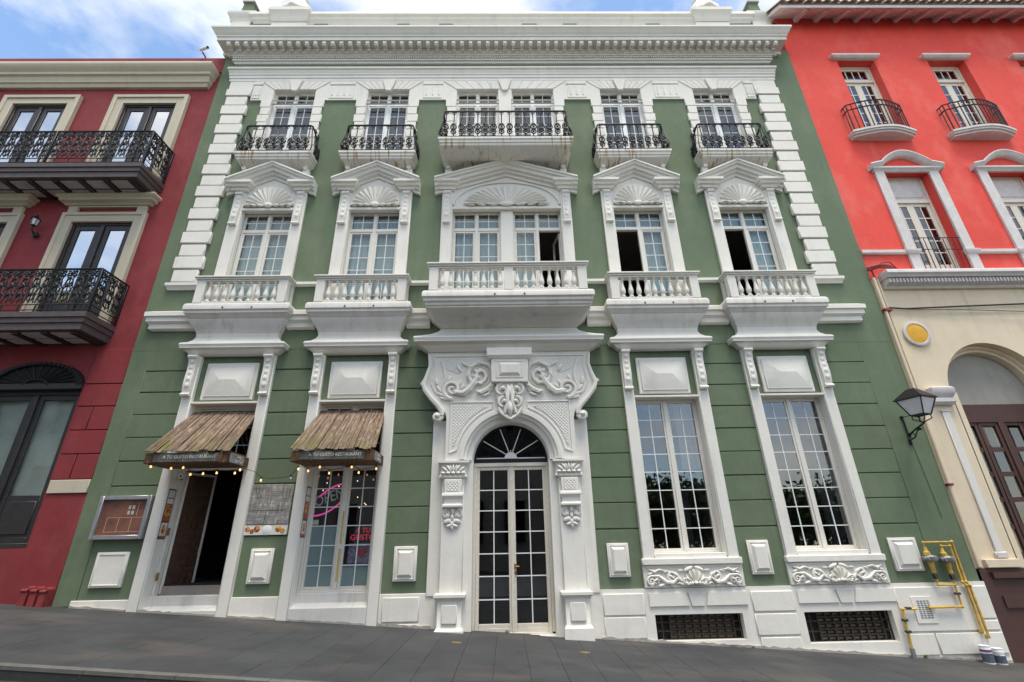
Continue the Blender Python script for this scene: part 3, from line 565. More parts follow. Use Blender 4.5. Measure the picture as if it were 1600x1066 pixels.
MB().lathe([(.04,0),(.04,.012),(.028,.02)],(0,0,0),14).obj('keyhole_plate','meter_grey',pp[0]).rotation_euler=(pi/2,0,0); bpy.context.view_layer.update()
kp=pp[0].children[-1]; kp.location=(-7.4,-.1,1.3)
# big casements of bays 4, 5
for i,c in ((3,C[3]),(4,C[4])):
    x0,x1,z0,z1,y=c-.7,c+.7,1.25,4.36,.2
    f=MB(); ring(f,x0,x1,z0,z1,.035,y-.04,y+.04); f.cbox(c-.035,c+.035,y-.045,y+.03,z0+.035,z1-.035,.006); win=f.obj('window','upvc',G)
    for a,b_ in ((x0+.035,c-.035),(c+.035,x1-.035)): leaf(win,a,b_,z0+.035,z1-.035,y,2,8,'upvc','glass_clear',.045,.018)
    cm=MB()
    def drape(xa,xb,zb_,zt,yy,mat):
        n=16; cm=MB(); cm.add([(xa+(xb-xa)*k/n,yy+.03*math.sin(k*1.9),z) for k in range(n+1) for z in (zb_,zt)],[(2*k,2*k+2,2*k+3,2*k+1) for k in range(n)]); return cm.obj('curtain',mat,win)
    if i==3: drape(c-.02,c+.3,1.2,4.4,.5,'curtain_navy'); drape(c+.28,c+.72,2.9,4.4,.55,'blind_tan')
    else: drape(c+.35,c+.75,1.2,4.4,.45,'curtain_navy')
    MB().cbox(c-.7,c+.7,-.06,.2,1.155,1.25,.01).obj('window_sill','white',G)
    MB().cbox(c-.96,c+.96,-.12,.0,1.05,1.165,.012).obj('sill_block','white',G)
    fr=MB().cbox(c-.955,c+.955,-.06,.0,.66,1.05,.01).obj('carved_frieze','white',G); m=MB()
    m.cbox(c-.9,c+.9,-.075,-.055,1.0,1.045,.006); shell_mesh(m,c,.72,.2,.26,-.07,7,.06)
    for s in (-1,1):
        m.ell((c+s*.1,-.09,.98),(.1,.04,.04),s*-.4); m.spiral(c+s*.82,.78,-.08,.085,.01,pi/2,-s*1.6,.025,20,.015)
        m.tube([(c+s*.82,-.08,.865),(c+s*.68,-.085,.86),(c+s*.55,-.09,.76),(c+s*.42,-.09,.74),(c+s*.3,-.085,.84)],[.022,.03,.035,.03,.02],6)
        m.spiral(c+s*.42,.86,-.08,.1,.015,-pi/2,s*1.3,.028,18,.015)
        m.tube([(c+s*.86,-.075,.98),(c+s*.75,-.085,.93),(c+s*.66,-.09,.97),(c+s*.55,-.085,.95)],[.015,.03,.025,.012],6)
        for k in range(6): a=.6*k; m.ell((c+s*(.28+.09*k),-.08,.8+.1*math.sin(a*2.1)),(.065,.03,.028),s*(.9-a*.5))
        for k in range(9): a=k*1.7; m.ell((c+s*(.25+.072*k),-.075,.86+.09*math.cos(a)),(.06,.026,.024),s*(a*.9)); m.ell((c+s*(.3+.065*k),-.072,.74+.05*math.sin(a*1.3)),(.05,.024,.022),-s*(a*.7+.4))
        for k in range(3): m.ell((c+s*(.26+.03*k),-.075,.72+.07*k),(.07,.03,.025),s*(.5+.3*k))
    m.obj('scroll_relief','white',fr)
# plinth
plm=MB().sheet(1.3,WR+.03,-1.1,.652,op0,-.04,.18); plm.add([(1.3,-.04,.652),(WR+.03,-.04,.652),(WR+.03,0.02,.652),(1.3,.02,.652)],[(0,1,2,3)]).add([(WR+.03,-.04,-1.1),(WR+.03,.1,-1.1),(WR+.03,.1,.652),(WR+.03,-.04,.652)],[(0,1,2,3)])
pl=plm.obj('plinth','white',G)
for a,b_ in ((-8.03,-6.96),(C[0]+.93,C[1]-.93),(C[1]+.93,-1.1)): MB().cbox(a,b_,-.04,.03 if a>-8 else 0,-.4,.656,.01).obj('plinth','white',G)
def blk(pts): MB().poly(pts,-.068,-.038).obj('plinth_block','white',pl)
def rb(x0,x1,z0,z1): MB().cbox(x0,x1,-.07,-.038,z0,z1,.012).obj('plinth_block','white',pl)
for dx,e in ((0,0),(2.795,.02)):
    if dx==0: rb(1.785,2.56,.225,.58); rb(1.785,2.54,-.145,.2)
    blk([(2.65+dx,.573),(3.355+dx,.573),(3.4+dx,.36),(2.65+dx,.36)]); blk([(3.39+dx,.573),(3.73+dx,.573),(3.665+dx,.355),(3.44+dx,.355)]); blk([(3.765+dx,.573),(4.485+dx,.573),(4.485+dx,.36),(3.71+dx,.36)])
rb(4.57,5.36,.24,.573); rb(4.565,5.35,-.14,.205); rb(4.6,5.33,-.5,-.17)
rb(7.29,8.74,-.14,.585); rb(7.29,7.79,-.505,-.17); rb(7.82,9.06,-.505,-.17); rb(8.77,9.06,.045,.585); rb(8.77,9.06,-.14,.02)
for x0,x1 in ((-2.3,-1.62),): MB().cbox(x0,x1,-.07,-.038,.2,.6,.012).cbox(x0,x1,-.066,-.038,-.1,.17,.012).obj('plinth_block','white',pl)
# vents with iron grilles
for x0,x1,z0,z1 in op0:
    gr=MB(); n=11; y=.1
    for k in range(n+1): x=x0+(x1-x0)*k/n; gr.box(x-.014,x+.014,y-.014,y+.014,z0,z1)
    for k in range(n):
        xa,xb=x0+(x1-x0)*k/n,x0+(x1-x0)*(k+1)/n; q=5 if k not in (0,1,n-1) else 3
        for j in range(q+1): z=z0+(z1-z0)*j/q; gr.box(xa,xb,y-.009,y+.009,z-.012,z+.012)
    g_=gr.obj('vent_grille','iron_rust',G)
    for k in range(2,n-1):
        for j in range(5): xa=x0+(x1-x0)*k/n; zz=z0+(z1-z0)*(j+.5)/5; MB().box(xa+.02,xa+(x1-x0)/n-.02,y+.03,y+.035,zz-.022,zz+.014).obj('louvre','louvre',g_)
    MB().box(x0-.05,x1+.05,.17,.2,z0-.05,z1+.05).obj('vent_backing','interior_dark',g_)
vg=MB().cbox(7.545,7.93,-.085,-.07,-.01,.43,.004).obj('wall_grille','white',G)
for k in range(4):
    for j in range(9): xx=7.63+k*.062; zz=.07+j*.034; MB().box(xx,xx+.045,-.088,-.084,zz,zz+.02).obj('grille_slot','meter_grey',vg)
# thresholds of the two doors on the left
for c,zs in ((C[0],.69),(C[1],.69)):
    MB().cbox(c-.72,c+.72,.1,.32,zs-.3,zs,.012).obj('door_step','white_stain',G); MB().poly([(-.07,-.4),(-.07,.45),(.11,.53),(.11,-.4)],c-.72,c+.72,axis='x').obj('door_step','white_stain',G)
for a,b_ in ((-8.0,-6.98),(C[0]-.7,C[0]+.7),(C[0]+.95,C[1]-.95),(C[1]-.7,C[1]+.7),(C[1]+.95,-1.4),(1.72,9.05)):
    n=max(6,int((b_-a)/.09)); P=[(a+(b_-a)*k/n,GZ(a+(b_-a)*k/n)+.025+.03*random.random()**2) for k in range(n+1)]; yb=-.0765 if a in (C[0]-.7,C[1]-.7) else -.0745
    MB().poly([(a,GZ(a)-.05),(b_,GZ(b_)-.05)]+P[::-1],yb,-.03).obj('plinth_skirting','skirting',G)
# ---- portal
cx=.12
V=[]; hwL=[(1.34,3.03),(1.34,3.9),(1.37,4.05),(1.5,4.06),(1.56,4.17),(1.7,4.32),(1.83,4.5),(1.905,4.69),(1.86,4.83),(1.77,5.08),(1.79,5.42)]
arc=[(cx+1.02*math.cos(a),3.06+1.02*math.sin(a)) for a in [pi*k/24 for k in range(25)]]
outl=[(cx-h,z) for h,z in hwL]+[(cx+h,z) for h,z in reversed(hwL)]+arc
portal=MB().poly(outl,-.22,.03).obj('portal','white',G)
MB().arcm(cx,3.06,[(1.05,-.21),(1.04,-.26),(.97,-.26),(.95,-.22),(.9,-.2),(.88,-.15),(.83,-.13),(.8,-.12),(.78,-.08),(.775,.2)],0,pi,32).obj('archivolt','white',portal)
for s in (-1,1):
    MB().box(*sorted((cx+s*.775,cx+s*1.05)),-.1,.2,-.2,3.06).obj('door_jamb','white',portal)
    xo=1.63; MB().cbox(*sorted((cx+s*1.2,cx+s*xo)),-.06,.03,.6,3.9,.01).obj('side_strip','white',portal)
    x0,x1=sorted((cx+s*.945,cx+s*1.38)); sh=MB().cbox(x0,x1,-.18,.0,.64,2.72,.012).obj('pilaster','white',portal); xc=(x0+x1)/2
    cap=MB().mould(x0+.02,x1-.02,[(.22,3.05,.09),(.28,3.04,.12),(.28,3.0,.12),(.24,2.98,.08),(.22,2.95,.06),(.22,2.77,.06),(.24,2.75,.08),(.24,2.72,.08),(.2,2.7,.04)])
    for k in range(5):
        u=(k-2)/2; cap.ell((xc+u*.16,-.24,2.87+.02*(1-u*u)),(.085,.035,.03),pi/2-u*.9); cap.ell((xc+u*.2,-.25,2.80),(.045,.04,.032)); cap.ell((xc+u*.1,-.25,2.9),(.07,.03,.02),pi/2-u*.6)
    cap.obj('capital','white',portal)
    br=MB().cbox(xc-.17,xc+.17,-.26,-.17,2.41,2.68,.01).mould(xc-.15,xc+.15,[(.27,2.42,.05),(.29,2.39,.06),(.29,2.36,.06),(.24,2.3,.02),(.24,2.22,.02),(.28,2.19,.05),(.28,2.16,.05),(.2,2.13,0)])
    br.obj('bracket','white',portal); MB().box(xc-.12,xc+.12,-.268,-.25,2.45,2.64).obj('bracket_panel','white_lattice',portal)
    pd=MB()
    for q in (-1,1): pd.spiral(xc+q*.105,2.03,-.2,.085,.012,pi/2,-q*1.5,.03,18,.018); pd.ell((xc+q*.1,-.2,1.9),(.075,.04,.045),q*1.1+pi/2); pd.ell((xc+q*.05,-.2,1.82),(.07,.035,.035),q*1.2+pi/2)
    for k,(dx,dz) in enumerate([(0,2.08),(0,1.97),(-.05,1.9),(.05,1.9),(0,1.85),(-.1,2.0),(.1,2.0)]): pd.ell((xc+dx,-.205,dz),(.035,.035,.06 if dx==0 else .045))
    pd.ell((xc,-.2,1.79),(.035,.03,.06)); pd.obj('pendant_ornament','white',portal)
    # pedestal
    zg=-.35; MB().mould(x0,x1,[(.26,.66,.04),(.32,.645,.07),(.32,.6,.07),(.28,.57,.04),(.27,.54,.03),(.26,.53,.0),(.26,.13,.0),(.28,.1,.02),(.31,.07,.04),(.32,zg,.05)]).obj('pedestal','white',portal)
    MB().cbox(xc-.14,xc+.14,-.29,-.25,.18,.48,.012).obj('pedestal_panel','white',portal)
    # spandrel, scrolls, ears
    S_=lambda p:[(cx+s*a,z) for a,z in p]
    ar=[(1.13*math.cos(a),3.06+1.13*math.sin(a)) for a in [rad(10+ (70-10)*k/10) for k in range(11)]]
    tri=[(1.26,3.2)]+ar+[(.36,4.26),(1.26,4.26)]
    bt=MB(); q=S_(tri); bt.tube([(a,-.225,z) for a,z in q+[q[0]]],.018,5); bt.obj('spandrel_border','white',portal)
    ar2=[(1.2*math.cos(a),3.06+1.2*math.sin(a)) for a in [rad(14+(66-14)*k/10) for k in range(11)]]; MB().poly(S_([(1.2,3.34)]+ar2+[(.55,4.19),(1.2,4.19)]),-.232,-.215).obj('spandrel_lattice','white_lattice',portal)
    ear=MB(); e=[(1.77,5.36),(1.74,5.1),(1.8,4.86),(1.86,4.70),(1.82,4.55),(1.68,4.36),(1.53,4.2),(1.44,4.08),(1.44,3.98)]
    ear.tube([(cx+s*a,-.23,z) for a,z in e],[.03,.035,.045,.055,.055,.055,.06,.06,.05],7); ear.spiral(cx+s*1.53,3.97,-.22,.1,.015,pi if s>0 else 0,s*1.5,.05,18,.03); ear.ell((cx+s*1.53,-.23,3.97),(.06,.09,.06)); ear.spiral(cx+s*1.87,4.7,-.22,.06,.012,0,s*1.2,.025,12)
    ear.tube([(cx+s*a,-.225,z) for a,z in ((1.66,5.3),(1.63,5.08),(1.66,4.9),(1.7,4.7),(1.6,4.5),(1.4,4.34),(1.2,4.33))],.022,5)
    ear.ell((cx+s*1.62,-.235,4.3),(.14,.04,.04),s*.85); ear.obj('ear_scroll','white',portal)
    vo=MB(); A0=0 if s<0 else pi
    vo.spiral(cx+s*.66,4.86,-.245,.39,.06,-pi/2,-s*1.75,.05,50,.038); vo.spiral(cx+s*.66,4.86,-.225,.28,.14,-pi/2,-s*.9,.016,26)
    vo.spiral(cx+s*1.24,4.55,-.245,.22,.03,-pi/2,s*1.6,.045,34,.03); vo.ell((cx+s*.65,-.24,4.98),(.05,.04,.05))
    P=[(.7,4.95),(.72,4.82),(.78,4.68),(.88,4.55),(1.0,4.46),(1.1,4.47),(1.2,4.5)]; vo.tube([(cx+s*a,-.25,z) for a,z in P],[.03,.05,.065,.07,.075,.065,.04],7)
    for k,(a,z) in enumerate(P[:-1]): vo.ell((cx+s*(a+.04),-.275,z),(.06,.03,.028),s*(.9-k*.3)); vo.ell((cx+s*(a-.05),-.27,z-.02),(.05,.028,.024),-s*(.5+k*.2))
    for k in range(9):
        u=k/8; a=-pi/2-s*2*pi*1.0*u; rr=.39-.2*u; vo.ell((cx+s*.66+rr*math.cos(a),-.27,4.86+rr*math.sin(a)),(.075,.035,.03),a+pi/2+.4*s)
    for a,z,q,l in ((1.45,4.42,.5,.12),(1.52,4.55,1.0,.1),(1.38,4.34,.2,.12),(1.58,4.72,1.4,.1),(1.02,4.6,2.4,.08),(1.08,4.68,1.9,.07),(.98,5.12,.6,.09),(1.1,5.02,1.1,.09),(.5,4.42,-.4,.1),(.42,4.52,-.9,.09),(1.3,4.78,2.0,.08)): vo.ell((cx+s*a,-.235,z),(l,.035,.035),s*q)
    vo.tube([(cx+s*a,-.235,z) for a,z in ((1.5,5.2),(1.42,5.0),(1.4,4.8),(1.46,4.62))],[.015,.025,.025,.012],6)
    vo.obj('volute_relief','white',portal)
    MB().poly(S_([(.95,5.28),(1.5,5.28),(1.48,5.08),(1.3,4.98),(1.1,4.9)]),-.23,-.215).obj('lattice_relief','white_lattice',portal)
MB().tube([(cx-1.66,-.225,5.31),(cx+1.66,-.225,5.31)],.02,5).obj('top_bead','white',portal)
bx=MB().cbox(cx-.4,cx+.4,-.38,-.2,4.66,5.2,.012).obj('tablet','white',portal); MB().hip(cx-.24,cx+.24,4.79,5.1,-.378,.05,.75,.6).cbox(cx-.29,cx+.29,-.392,-.37,4.75,4.775,.004).cbox(cx-.29,cx+.29,-.392,-.37,5.115,5.14,.004).cbox(cx-.29,cx-.265,-.392,-.37,4.775,5.115,.004).cbox(cx+.265,cx+.29,-.392,-.37,4.775,5.115,.004).obj('tablet_panel','white',bx)
MB().mould(cx-.44,cx+.44,[(.43,5.43,.04),(.45,5.42,.05),(.45,5.25,.05),(.42,5.22,.02),(.4,5.19,0)]).obj('tablet_cornice','white',bx)
ks=MB().poly([(cx-.3,4.66),(cx+.3,4.66),(cx+.28,4.35),(cx+.15,3.98),(cx,3.85),(cx-.15,3.98),(cx-.28,4.35)],-.3,-.2)
for s in (-1,1):
    ks.spiral(cx+s*.17,4.5,-.31,.14,.02,pi/2,-s*1.5,.035,22,.025); ks.spiral(cx+s*.13,4.22,-.32,.13,.02,pi/2,-s*1.4,.035,22,.025); ks.tube([(cx+s*.03,-.34,4.6),(cx+s*.06,-.35,4.4),(cx+s*.04,-.36,4.25),(cx+s*.09,-.34,4.08),(cx+s*.12,-.33,3.98)],[.025,.045,.035,.045,.03],7)
    ks.tube([(cx+s*.24,-.3,4.12),(cx+s*.19,-.32,4.0),(cx+s*.1,-.33,3.92),(cx,-.33,3.86)],.03,6); ks.ell((cx+s*.15,-.36,4.53),(.05,.04,.05)); ks.ell((cx+s*.12,-.37,4.24),(.045,.04,.045))
ks.ell((cx,-.34,4.1),(.06,.06,.16)).ell((cx,-.33,4.45),(.05,.05,.14)).obj('keystone_cartouche','white',portal)
# door
y=.16
dm=MB(); dm.cbox(cx-.775,cx-.72,y-.05,y+.05,-.03,3.0,.006).cbox(cx+.72,cx+.775,y-.05,y+.05,-.03,3.0,.006).cbox(cx-.775,cx+.775,y-.055,y+.05,2.96,3.035,.006).cbox(cx-.7,cx+.72,y-.05,y+.06,-.2,-.03,.006)
door=dm.obj('door','door_cream',G)
for a,b_ in ((cx-.72,cx-.002),(cx+.002,cx+.72)): leaf(door,a,b_,-.03,2.96,y,2,7,'door_cream','glass_dark',.07,.02,.14)
MB().cbox(cx-.03,cx+.03,y-.045,y-.02,-.03,2.96,.005).obj('meeting_stile','door_cream',door)
MB().cbox(cx+.035,cx+.085,y-.05,y-.026,1.03,1.12,.006).cbox(cx+.04,cx+.08,y-.048,y-.026,.93,.99,.004).tube([(cx+.06,y-.03,1.07),(cx+.06,y-.085,1.07),(cx+.13,y-.09,1.07)],.011,6).obj('door_handle','brass',door)
MB().cbox(cx-.68,cx+.78,-.09,.2,-.3,-.06,.01).obj('threshold','white_stain',G)
fan=MB().box(cx-.775,cx+.775,y-.02,y+.02,3.035,3.12).arcm(cx,3.06,[(.78,y-.02),(.74,y-.025),(.74,y+.02),(.78,y+.02)],.03,pi-.03,28).obj('fanlight','iron',G)
fb=MB().box(cx-.72,cx+.72,y-.03,y-.01,3.125,3.145)
for k in range(1,10):
    a=pi*k/10; 
    if k%2==0 or k==5: fb.tube([(cx+.13*math.cos(a),y-.03,3.14+.13*math.sin(a)),(cx+(.72 if k!=5 else .2)*math.cos(a),y-.03,3.1+(.68 if k!=5 else .2)*math.sin(a))],.011,5)
fb.lathe([(.14,0),(.12,.02)],(0,0,0),4) if False else fb.arcm(cx,3.13,[(.135,y-.015),(.13,y-.035),(.001,y-.035)],0,pi,12); fb.obj('fan_bars','upvc_white',fan)
fk=MB()
for k in range(1,20):
    a=pi*k/20
    if k%2: fk.tube([(cx+.2*math.cos(a),y-.01,3.12+.2*math.sin(a)),(cx+.745*math.cos(a),y-.01,3.07+.745*math.sin(a))],.006,4)
fk.arcm(cx,3.06,[(.5,y-.01),(.49,y-.02),(.48,y-.01)],.1,pi-.1,20).obj('fan_grille','iron',fan)
MB().poly([(cx+.76*math.cos(a),3.06+.76*math.sin(a)) for a in [pi*k/24 for k in range(25)]],y+.0,y+.006).obj('pane','glass_fan',fan)
# shop window, bay 2
c=C[1]; y=.22; x0,x1=c-.7,c+.7
f=MB(); ring(f,x0,x1,.69,4.36,.05,y-.05,y+.05); f.cbox(x0+.05,x1-.05,y-.055,y+.05,3.0,3.1,.006).cbox(c-.045,c+.045,y-.055,y+.05,.74,4.31,.006); shop=f.obj('window','upvc',G,label='shop window with teal frosted lower panes')
for k,(a,b_) in enumerate(((x0+.05,c-.045),(c+.045,x1-.05))):
    leaf(shop,a,b_,.74,3.0,y,2,6,'upvc','glass_clear',.05,.018); leaf(shop,a,b_,3.1,4.31,y,2,3,'upvc','glass_dark',.04,.018)
    MB().box(a+.05,b_-.05,y+.012,y+.016,.8,1.86 if k==0 else 1.17).obj('frosted_film','film_teal',shop)
for z0,z1 in ((.86,1.45),(1.54,2.14)): MB().box(c+.005,c+.04,y-.06,y-.0555,z0,z1).obj('tape_strip','tape_yellow',shop)
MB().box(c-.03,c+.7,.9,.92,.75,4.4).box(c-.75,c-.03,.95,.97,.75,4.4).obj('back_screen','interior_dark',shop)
for k in range(9): MB().ell((0,0,0),(.012,.012,.015)).obj('reflected_bulb','bulb_reflection',shop,loc=(c+[-.55,-.62,-.3,.12,.22,.3,.16,.26,.05][k],.6+.02*k,[2.75,2.6,2.68,2.45,2.4,2.3,2.25,2.33,2.8][k]))  # glowing beads behind the panes imitate reflections of bulbs
# restaurant doorway, bay 1
c=C[0]; x0,x1=c-.7,c+.7
f=MB(); f.cbox(x0,x0+.06,.17,.27,.69,4.36,.006).cbox(x1-.04,x1,.17,.27,.69,4.36,.006).cbox(x0+.06,x1-.04,.165,.27,3.0,3.1,.006).cbox(x0+.06,x1-.04,.17,.27,4.3,4.36,.006); dr=f.obj('door_frame','upvc',G)
leaf(dr,x0+.06,x1-.04,3.1,4.3,.22,4,3,'upvc','glass_dark',.04,.018)
lf=MB(); ring(lf,0,.66,.72,2.98,.05,-.025,.025); ld=link('door_leaf',lf.mesh('door_leaf','upvc'),dr,(x0+.07,.27,0),rad(66)); 
link('door_panel',MB().box(.05,.61,-.012,.012,.77,2.93).mesh('door_panel','door_wood'),dr,(x0+.07,.27,0),rad(66))
for z in (.95,1.75,2.8): MB().cbox(x0+.03,x0+.075,.14,.168,z,z+.14,.006).obj('hinge','brass',dr)
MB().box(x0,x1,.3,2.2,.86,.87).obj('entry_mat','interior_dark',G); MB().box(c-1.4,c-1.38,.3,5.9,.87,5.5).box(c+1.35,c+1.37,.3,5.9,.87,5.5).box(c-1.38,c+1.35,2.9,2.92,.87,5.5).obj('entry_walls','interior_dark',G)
MB().cbox(c+.46,c+.66,.6,.63,1.85,2.15,.008).obj('picture_frame','door_wood',G)

# ------------------------------------------------------------------ crimson building (left)
R_=thing('crimson_building','crimson red building with cream window trim and two black iron balconies','building',(-12,0,.8))
RL,RR=-18.0,-8.385
wr=[(-10.9,-9.38,10.42,13.37),(-14.03,-12.48,10.42,13.37),(-10.95,-9.4,6.26,9.2),(-14.05,-12.54,6.26,9.2),(-17.1,-15.6,6.26,9.2),(-17.1,-15.6,10.42,13.37),(-11.3,-9.26,1.57,4.86)]
MB().sheet(RL,RR,.2,15.2,wr,.05,.3).obj('wall','crimson',R_)
MB().box(RL,RR,.06,8,15.15,15.2).box(RL,RL+.2,.06,8,0,15.14).box(RL+.2,RR,7.8,8,0,15.14).box(RR-.02,RR-.0,.05,8,0,15.4).obj('side_and_rear_wall','crimson',R_)
inn=MB()
for z in (1.2,5.9,10.1): inn.box(RL+.21,RR-.05,.32,7.7,z,z+.25)
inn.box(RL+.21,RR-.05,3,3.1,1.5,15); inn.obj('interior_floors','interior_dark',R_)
MB().box(RL,RR-.02,.02,.5,14.7,15.32).obj('parapet','crimson',R_)
MB().mould(RL,RR-.3,[(.0,14.72,0),(.34,14.7,.2),(.36,14.66,.22),(.36,14.58,.22),(.3,14.5,.19),(.22,14.42,.15),(.22,14.33,.15),(.16,14.3,.12),(.12,14.2,.1),(.12,14.12,.1),(.08,14.1,.08),(.04,14.0,.04)],.05).obj('cornice','cream_trim',R_)
def rwin(x0,x1,z0,z1,gl='glass_mirror'):
    y=.1; f=MB(); ring(f,x0,x1,z0,z1,.07,y-.05,y+.05); xm=(x0+x1)/2; f.cbox(xm-.05,xm+.05,y-.06,y+.04,z0+.07,z1-.07,.008); win=f.obj('window','dark_wood',R_)
    for a,b_ in ((x0+.07,xm-.05),(xm+.05,x1-.07)): leaf(win,a,b_,z0+.07,z1-.07,y,1,1,'dark_wood',gl,.13,.02,.6)
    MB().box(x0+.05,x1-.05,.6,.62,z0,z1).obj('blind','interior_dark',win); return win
for q in wr[:6]: rwin(*q)
for x0,x1 in ((-10.9,-9.38),(-14.03,-12.48),(-17.1,-15.6)):
    z1=13.37; m=MB(); m.sweep([(x0,10.4),(x0,z1),(x1,z1),(x1,10.4)],[(0,.05),(0,-.0),(.04,-.03),(.1,-.03),(.12,-.0),(.24,-.0),(.26,-.05),(.3,-.06),(.3,.05)],False) if False else None
    for o_,w_,d_ in ((0,.24,.03),(.2,.11,.07)): m.cbox(x0-o_-w_,x0-o_,-d_,.05,10.42,z1+o_+w_,.008).cbox(x1+o_,x1+o_+w_,-d_,.05,10.42,z1+o_+w_,.008).cbox(x0-o_+.001,x1+o_-.001,-d_,.05,z1+o_,z1+o_+w_-.001,.008)
    m.obj('window_trim','cream_trim',R_)
for x0,x1 in ((-10.95,-9.4),(-14.05,-12.54),(-17.1,-15.6)):
    z1=9.2; m=MB()
    for o_,w_,d_ in ((0,.21,.03),(.19,.09,.06)): m.cbox(x0-o_-w_,x0-o_,-d_,.05,6.27,z1+o_+w_,.008).cbox(x1+o_,x1+o_+w_,-d_,.05,6.27,z1+o_+w_,.008).cbox(x0-o_+.001,x1+o_-.001,-d_,.05,z1+o_,z1+o_+w_-.001,.008)
    m.cbox(x0-.22,x0+.02,-.02,.05,9.47,9.7,.006).cbox(x1-.02,x1+.22,-.02,.05,9.47,9.7,.006).cbox(x0+.02,x1-.02,-.02,.05,9.66,9.7,.005); m.obj('window_trim','cream_trim',R_)
    MB().mould(x0-.25,x1+.25,[(.0,9.98,0),(.22,9.97,.22),(.24,9.93,.24),(.22,9.88,.22),(.17,9.85,.17),(.16,9.79,.16),(.1,9.76,.1),(.06,9.7,.05)],.05).obj('window_hood','cream_trim',R_)
# ornate balconies
def cast_panel():
    m=MB(); w=.1
    for z,r in ((.12,.07),(.3,.085),(.5,.07)): m.tube([(r*math.cos(a),0,z+r*math.sin(a)) for a in [2*pi*k/10 for k in range(11)]],.016,5)
    for s in (-1,1):
        m.spiral(s*.05,.66,0,.06,.015,-pi/2,s*1.2,.016,12); m.spiral(s*.055,.2,0,.05,.012,pi/2,-s*1.1,.015,10); m.spiral(s*.055,.42,0,.05,.012,pi/2,s*1.1,.015,10)
        m.tube([(s*.1,0,0),(s*.075,0,.2),(s*.105,0,.36),(s*.06,0,.56),(s*.1,0,.76)],.012,5); m.ell((s*.05,0,.74),(.05,.02,.02),s*.5)
    m.tube([(0,0,0),(0,0,.78)],.012,5)
    for z in (.21,.41,.58,.7): m.ell((0,-.005,z),(.035,.022,.035))
    return m.mesh('cast_iron_panel','iron')
CP=cast_panel()
for zt,zs,nm in ((11.5,10.4,0),(7.34,6.25,1)):
    xr,dd=-8.97,.8
    sl=MB(); sl.mould(RL-.5,xr-.1,[(dd,zs,.1),(dd,zs-.12,.1),(dd-.03,zs-.13,.07),(dd-.03,zs-.24,.07),(dd-.06,zs-.25,.04),(dd-.06,zs-.4,.04),(dd-.12,zs-.41,-.02)],.05); bo=sl.obj('balcony','brown_fascia',R_)
    for k in range(12):
        x=xr-.35-k*.62
        for y0,y1 in ((-.62,-.36),(-.3,-.05)): MB().box(x-.42,x,y0,y1,zs-.435,zs-.412).obj('soffit_panel','soffit_grey',bo)
        MB().box(x+.03,x+.17,-.66,.04,zs-.46,zs-.412).obj('joist','dark_wood',bo)
    r=MB(); L0=-18
    r.tube([(L0,-dd+.06,zt),(xr-.04,-dd+.06,zt),(xr-.04,.05,zt)],.026,6)
    for z in (zs+.07,zs+.2): r.tube([(L0,-dd+.06,z),(xr-.04,-dd+.06,z),(xr-.04,.05,z)],.013,5)
    for k in range(26): r.tube([(xr-.12-k*.36,-dd+.06,zs),(xr-.12-k*.36,-dd+.06,zs+.2)],.014,5)
    for x in (xr-.04,xr-2.5,xr-5): r.cbox(x-.028,x+.028,-dd+.032,-dd+.088,zs,zt,.006)
    r.cbox(xr-.065,xr-.015,0,.05,zs,zt,.006); r.obj('railing','iron',bo)
    for k in range(30): link('cast_iron_panel',CP,bo,(xr-.19-k*.24,-dd+.06,zs+.24),0,(1,1,(zt-zs-.26)/.78))
    for k in range(3): link('cast_iron_panel',CP,bo,(xr-.04,-dd+.2+k*.24,zs+.24),pi/2,(1,1,(zt-zs-.26)/.78))
# arched ground-floor door
dcx,hw=-10.28,1.02; f=MB(); y=.22
apt=[(dcx+hw*math.cos(a),4.86+.53*math.sin(a)) for a in [pi*k/20 for k in range(21)]]
MB().poly([(dcx-1.05,4.85)]+[(x,z) for x,z in reversed(apt)]+[(dcx+1.05,4.85),(dcx+1.05,5.5),(dcx-1.05,5.5)],.049,.055) if False else None
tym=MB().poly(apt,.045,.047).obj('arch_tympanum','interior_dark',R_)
fg=MB().arcm(dcx,4.86,[(1.04,.05),(1.02,-.02),(.9,-.02),(.88,.045)],0,pi,28,.52)
for k in range(1,14): a=pi*k/14; fg.tube([(dcx+.3*math.cos(a),.02,4.87+.14*math.sin(a)),(dcx+.92*math.cos(a),.02,4.86+.48*math.sin(a))],.014,5)
for k in range(27): a=pi*(k+.5)/27; fg.tube([(dcx+.9*math.cos(a),-.025,4.86+.47*math.sin(a)),(dcx+1.02*math.cos(a+.03),-.025,4.86+.53*math.sin(a+.03))],.012,4)
fg.arcm(dcx,4.86,[(.3,.045),(.29,.0),(.24,.0),(.23,.045)],0,pi,16,.5).obj('arch_grille','iron',R_)
f.cbox(-11.3,-9.26,.0,.25,4.76,4.9,.01); ring(f,-11.3,-9.26,1.57,4.76,.09,.15,.27); f.cbox(dcx-.05,dcx+.05,.15,.27,1.66,4.67,.008); ad=f.obj('arched_door','dark_wood',R_)
for a,b_ in ((-11.21,dcx-.05),(dcx+.05,-9.35)):
    leaf(ad,a,b_,1.66,4.67,.21,1,1,'dark_wood','glass_window',.11,.02,.9); MB().cbox(a+.14,b_-.14,.17,.2,1.82,2.45,.012).obj('kick_panel','dark_wood',ad)
MB().box(-11.25,-9.3,.29,.3,1.6,4.8).obj('door_reflection_sheet','reflection_green',ad)  # pale green sheet behind the panes, coloured as the mirrored house opposite
rows=[(2.85,3.34),(3.36,3.84),(3.86,4.355),(4.377,4.86)]
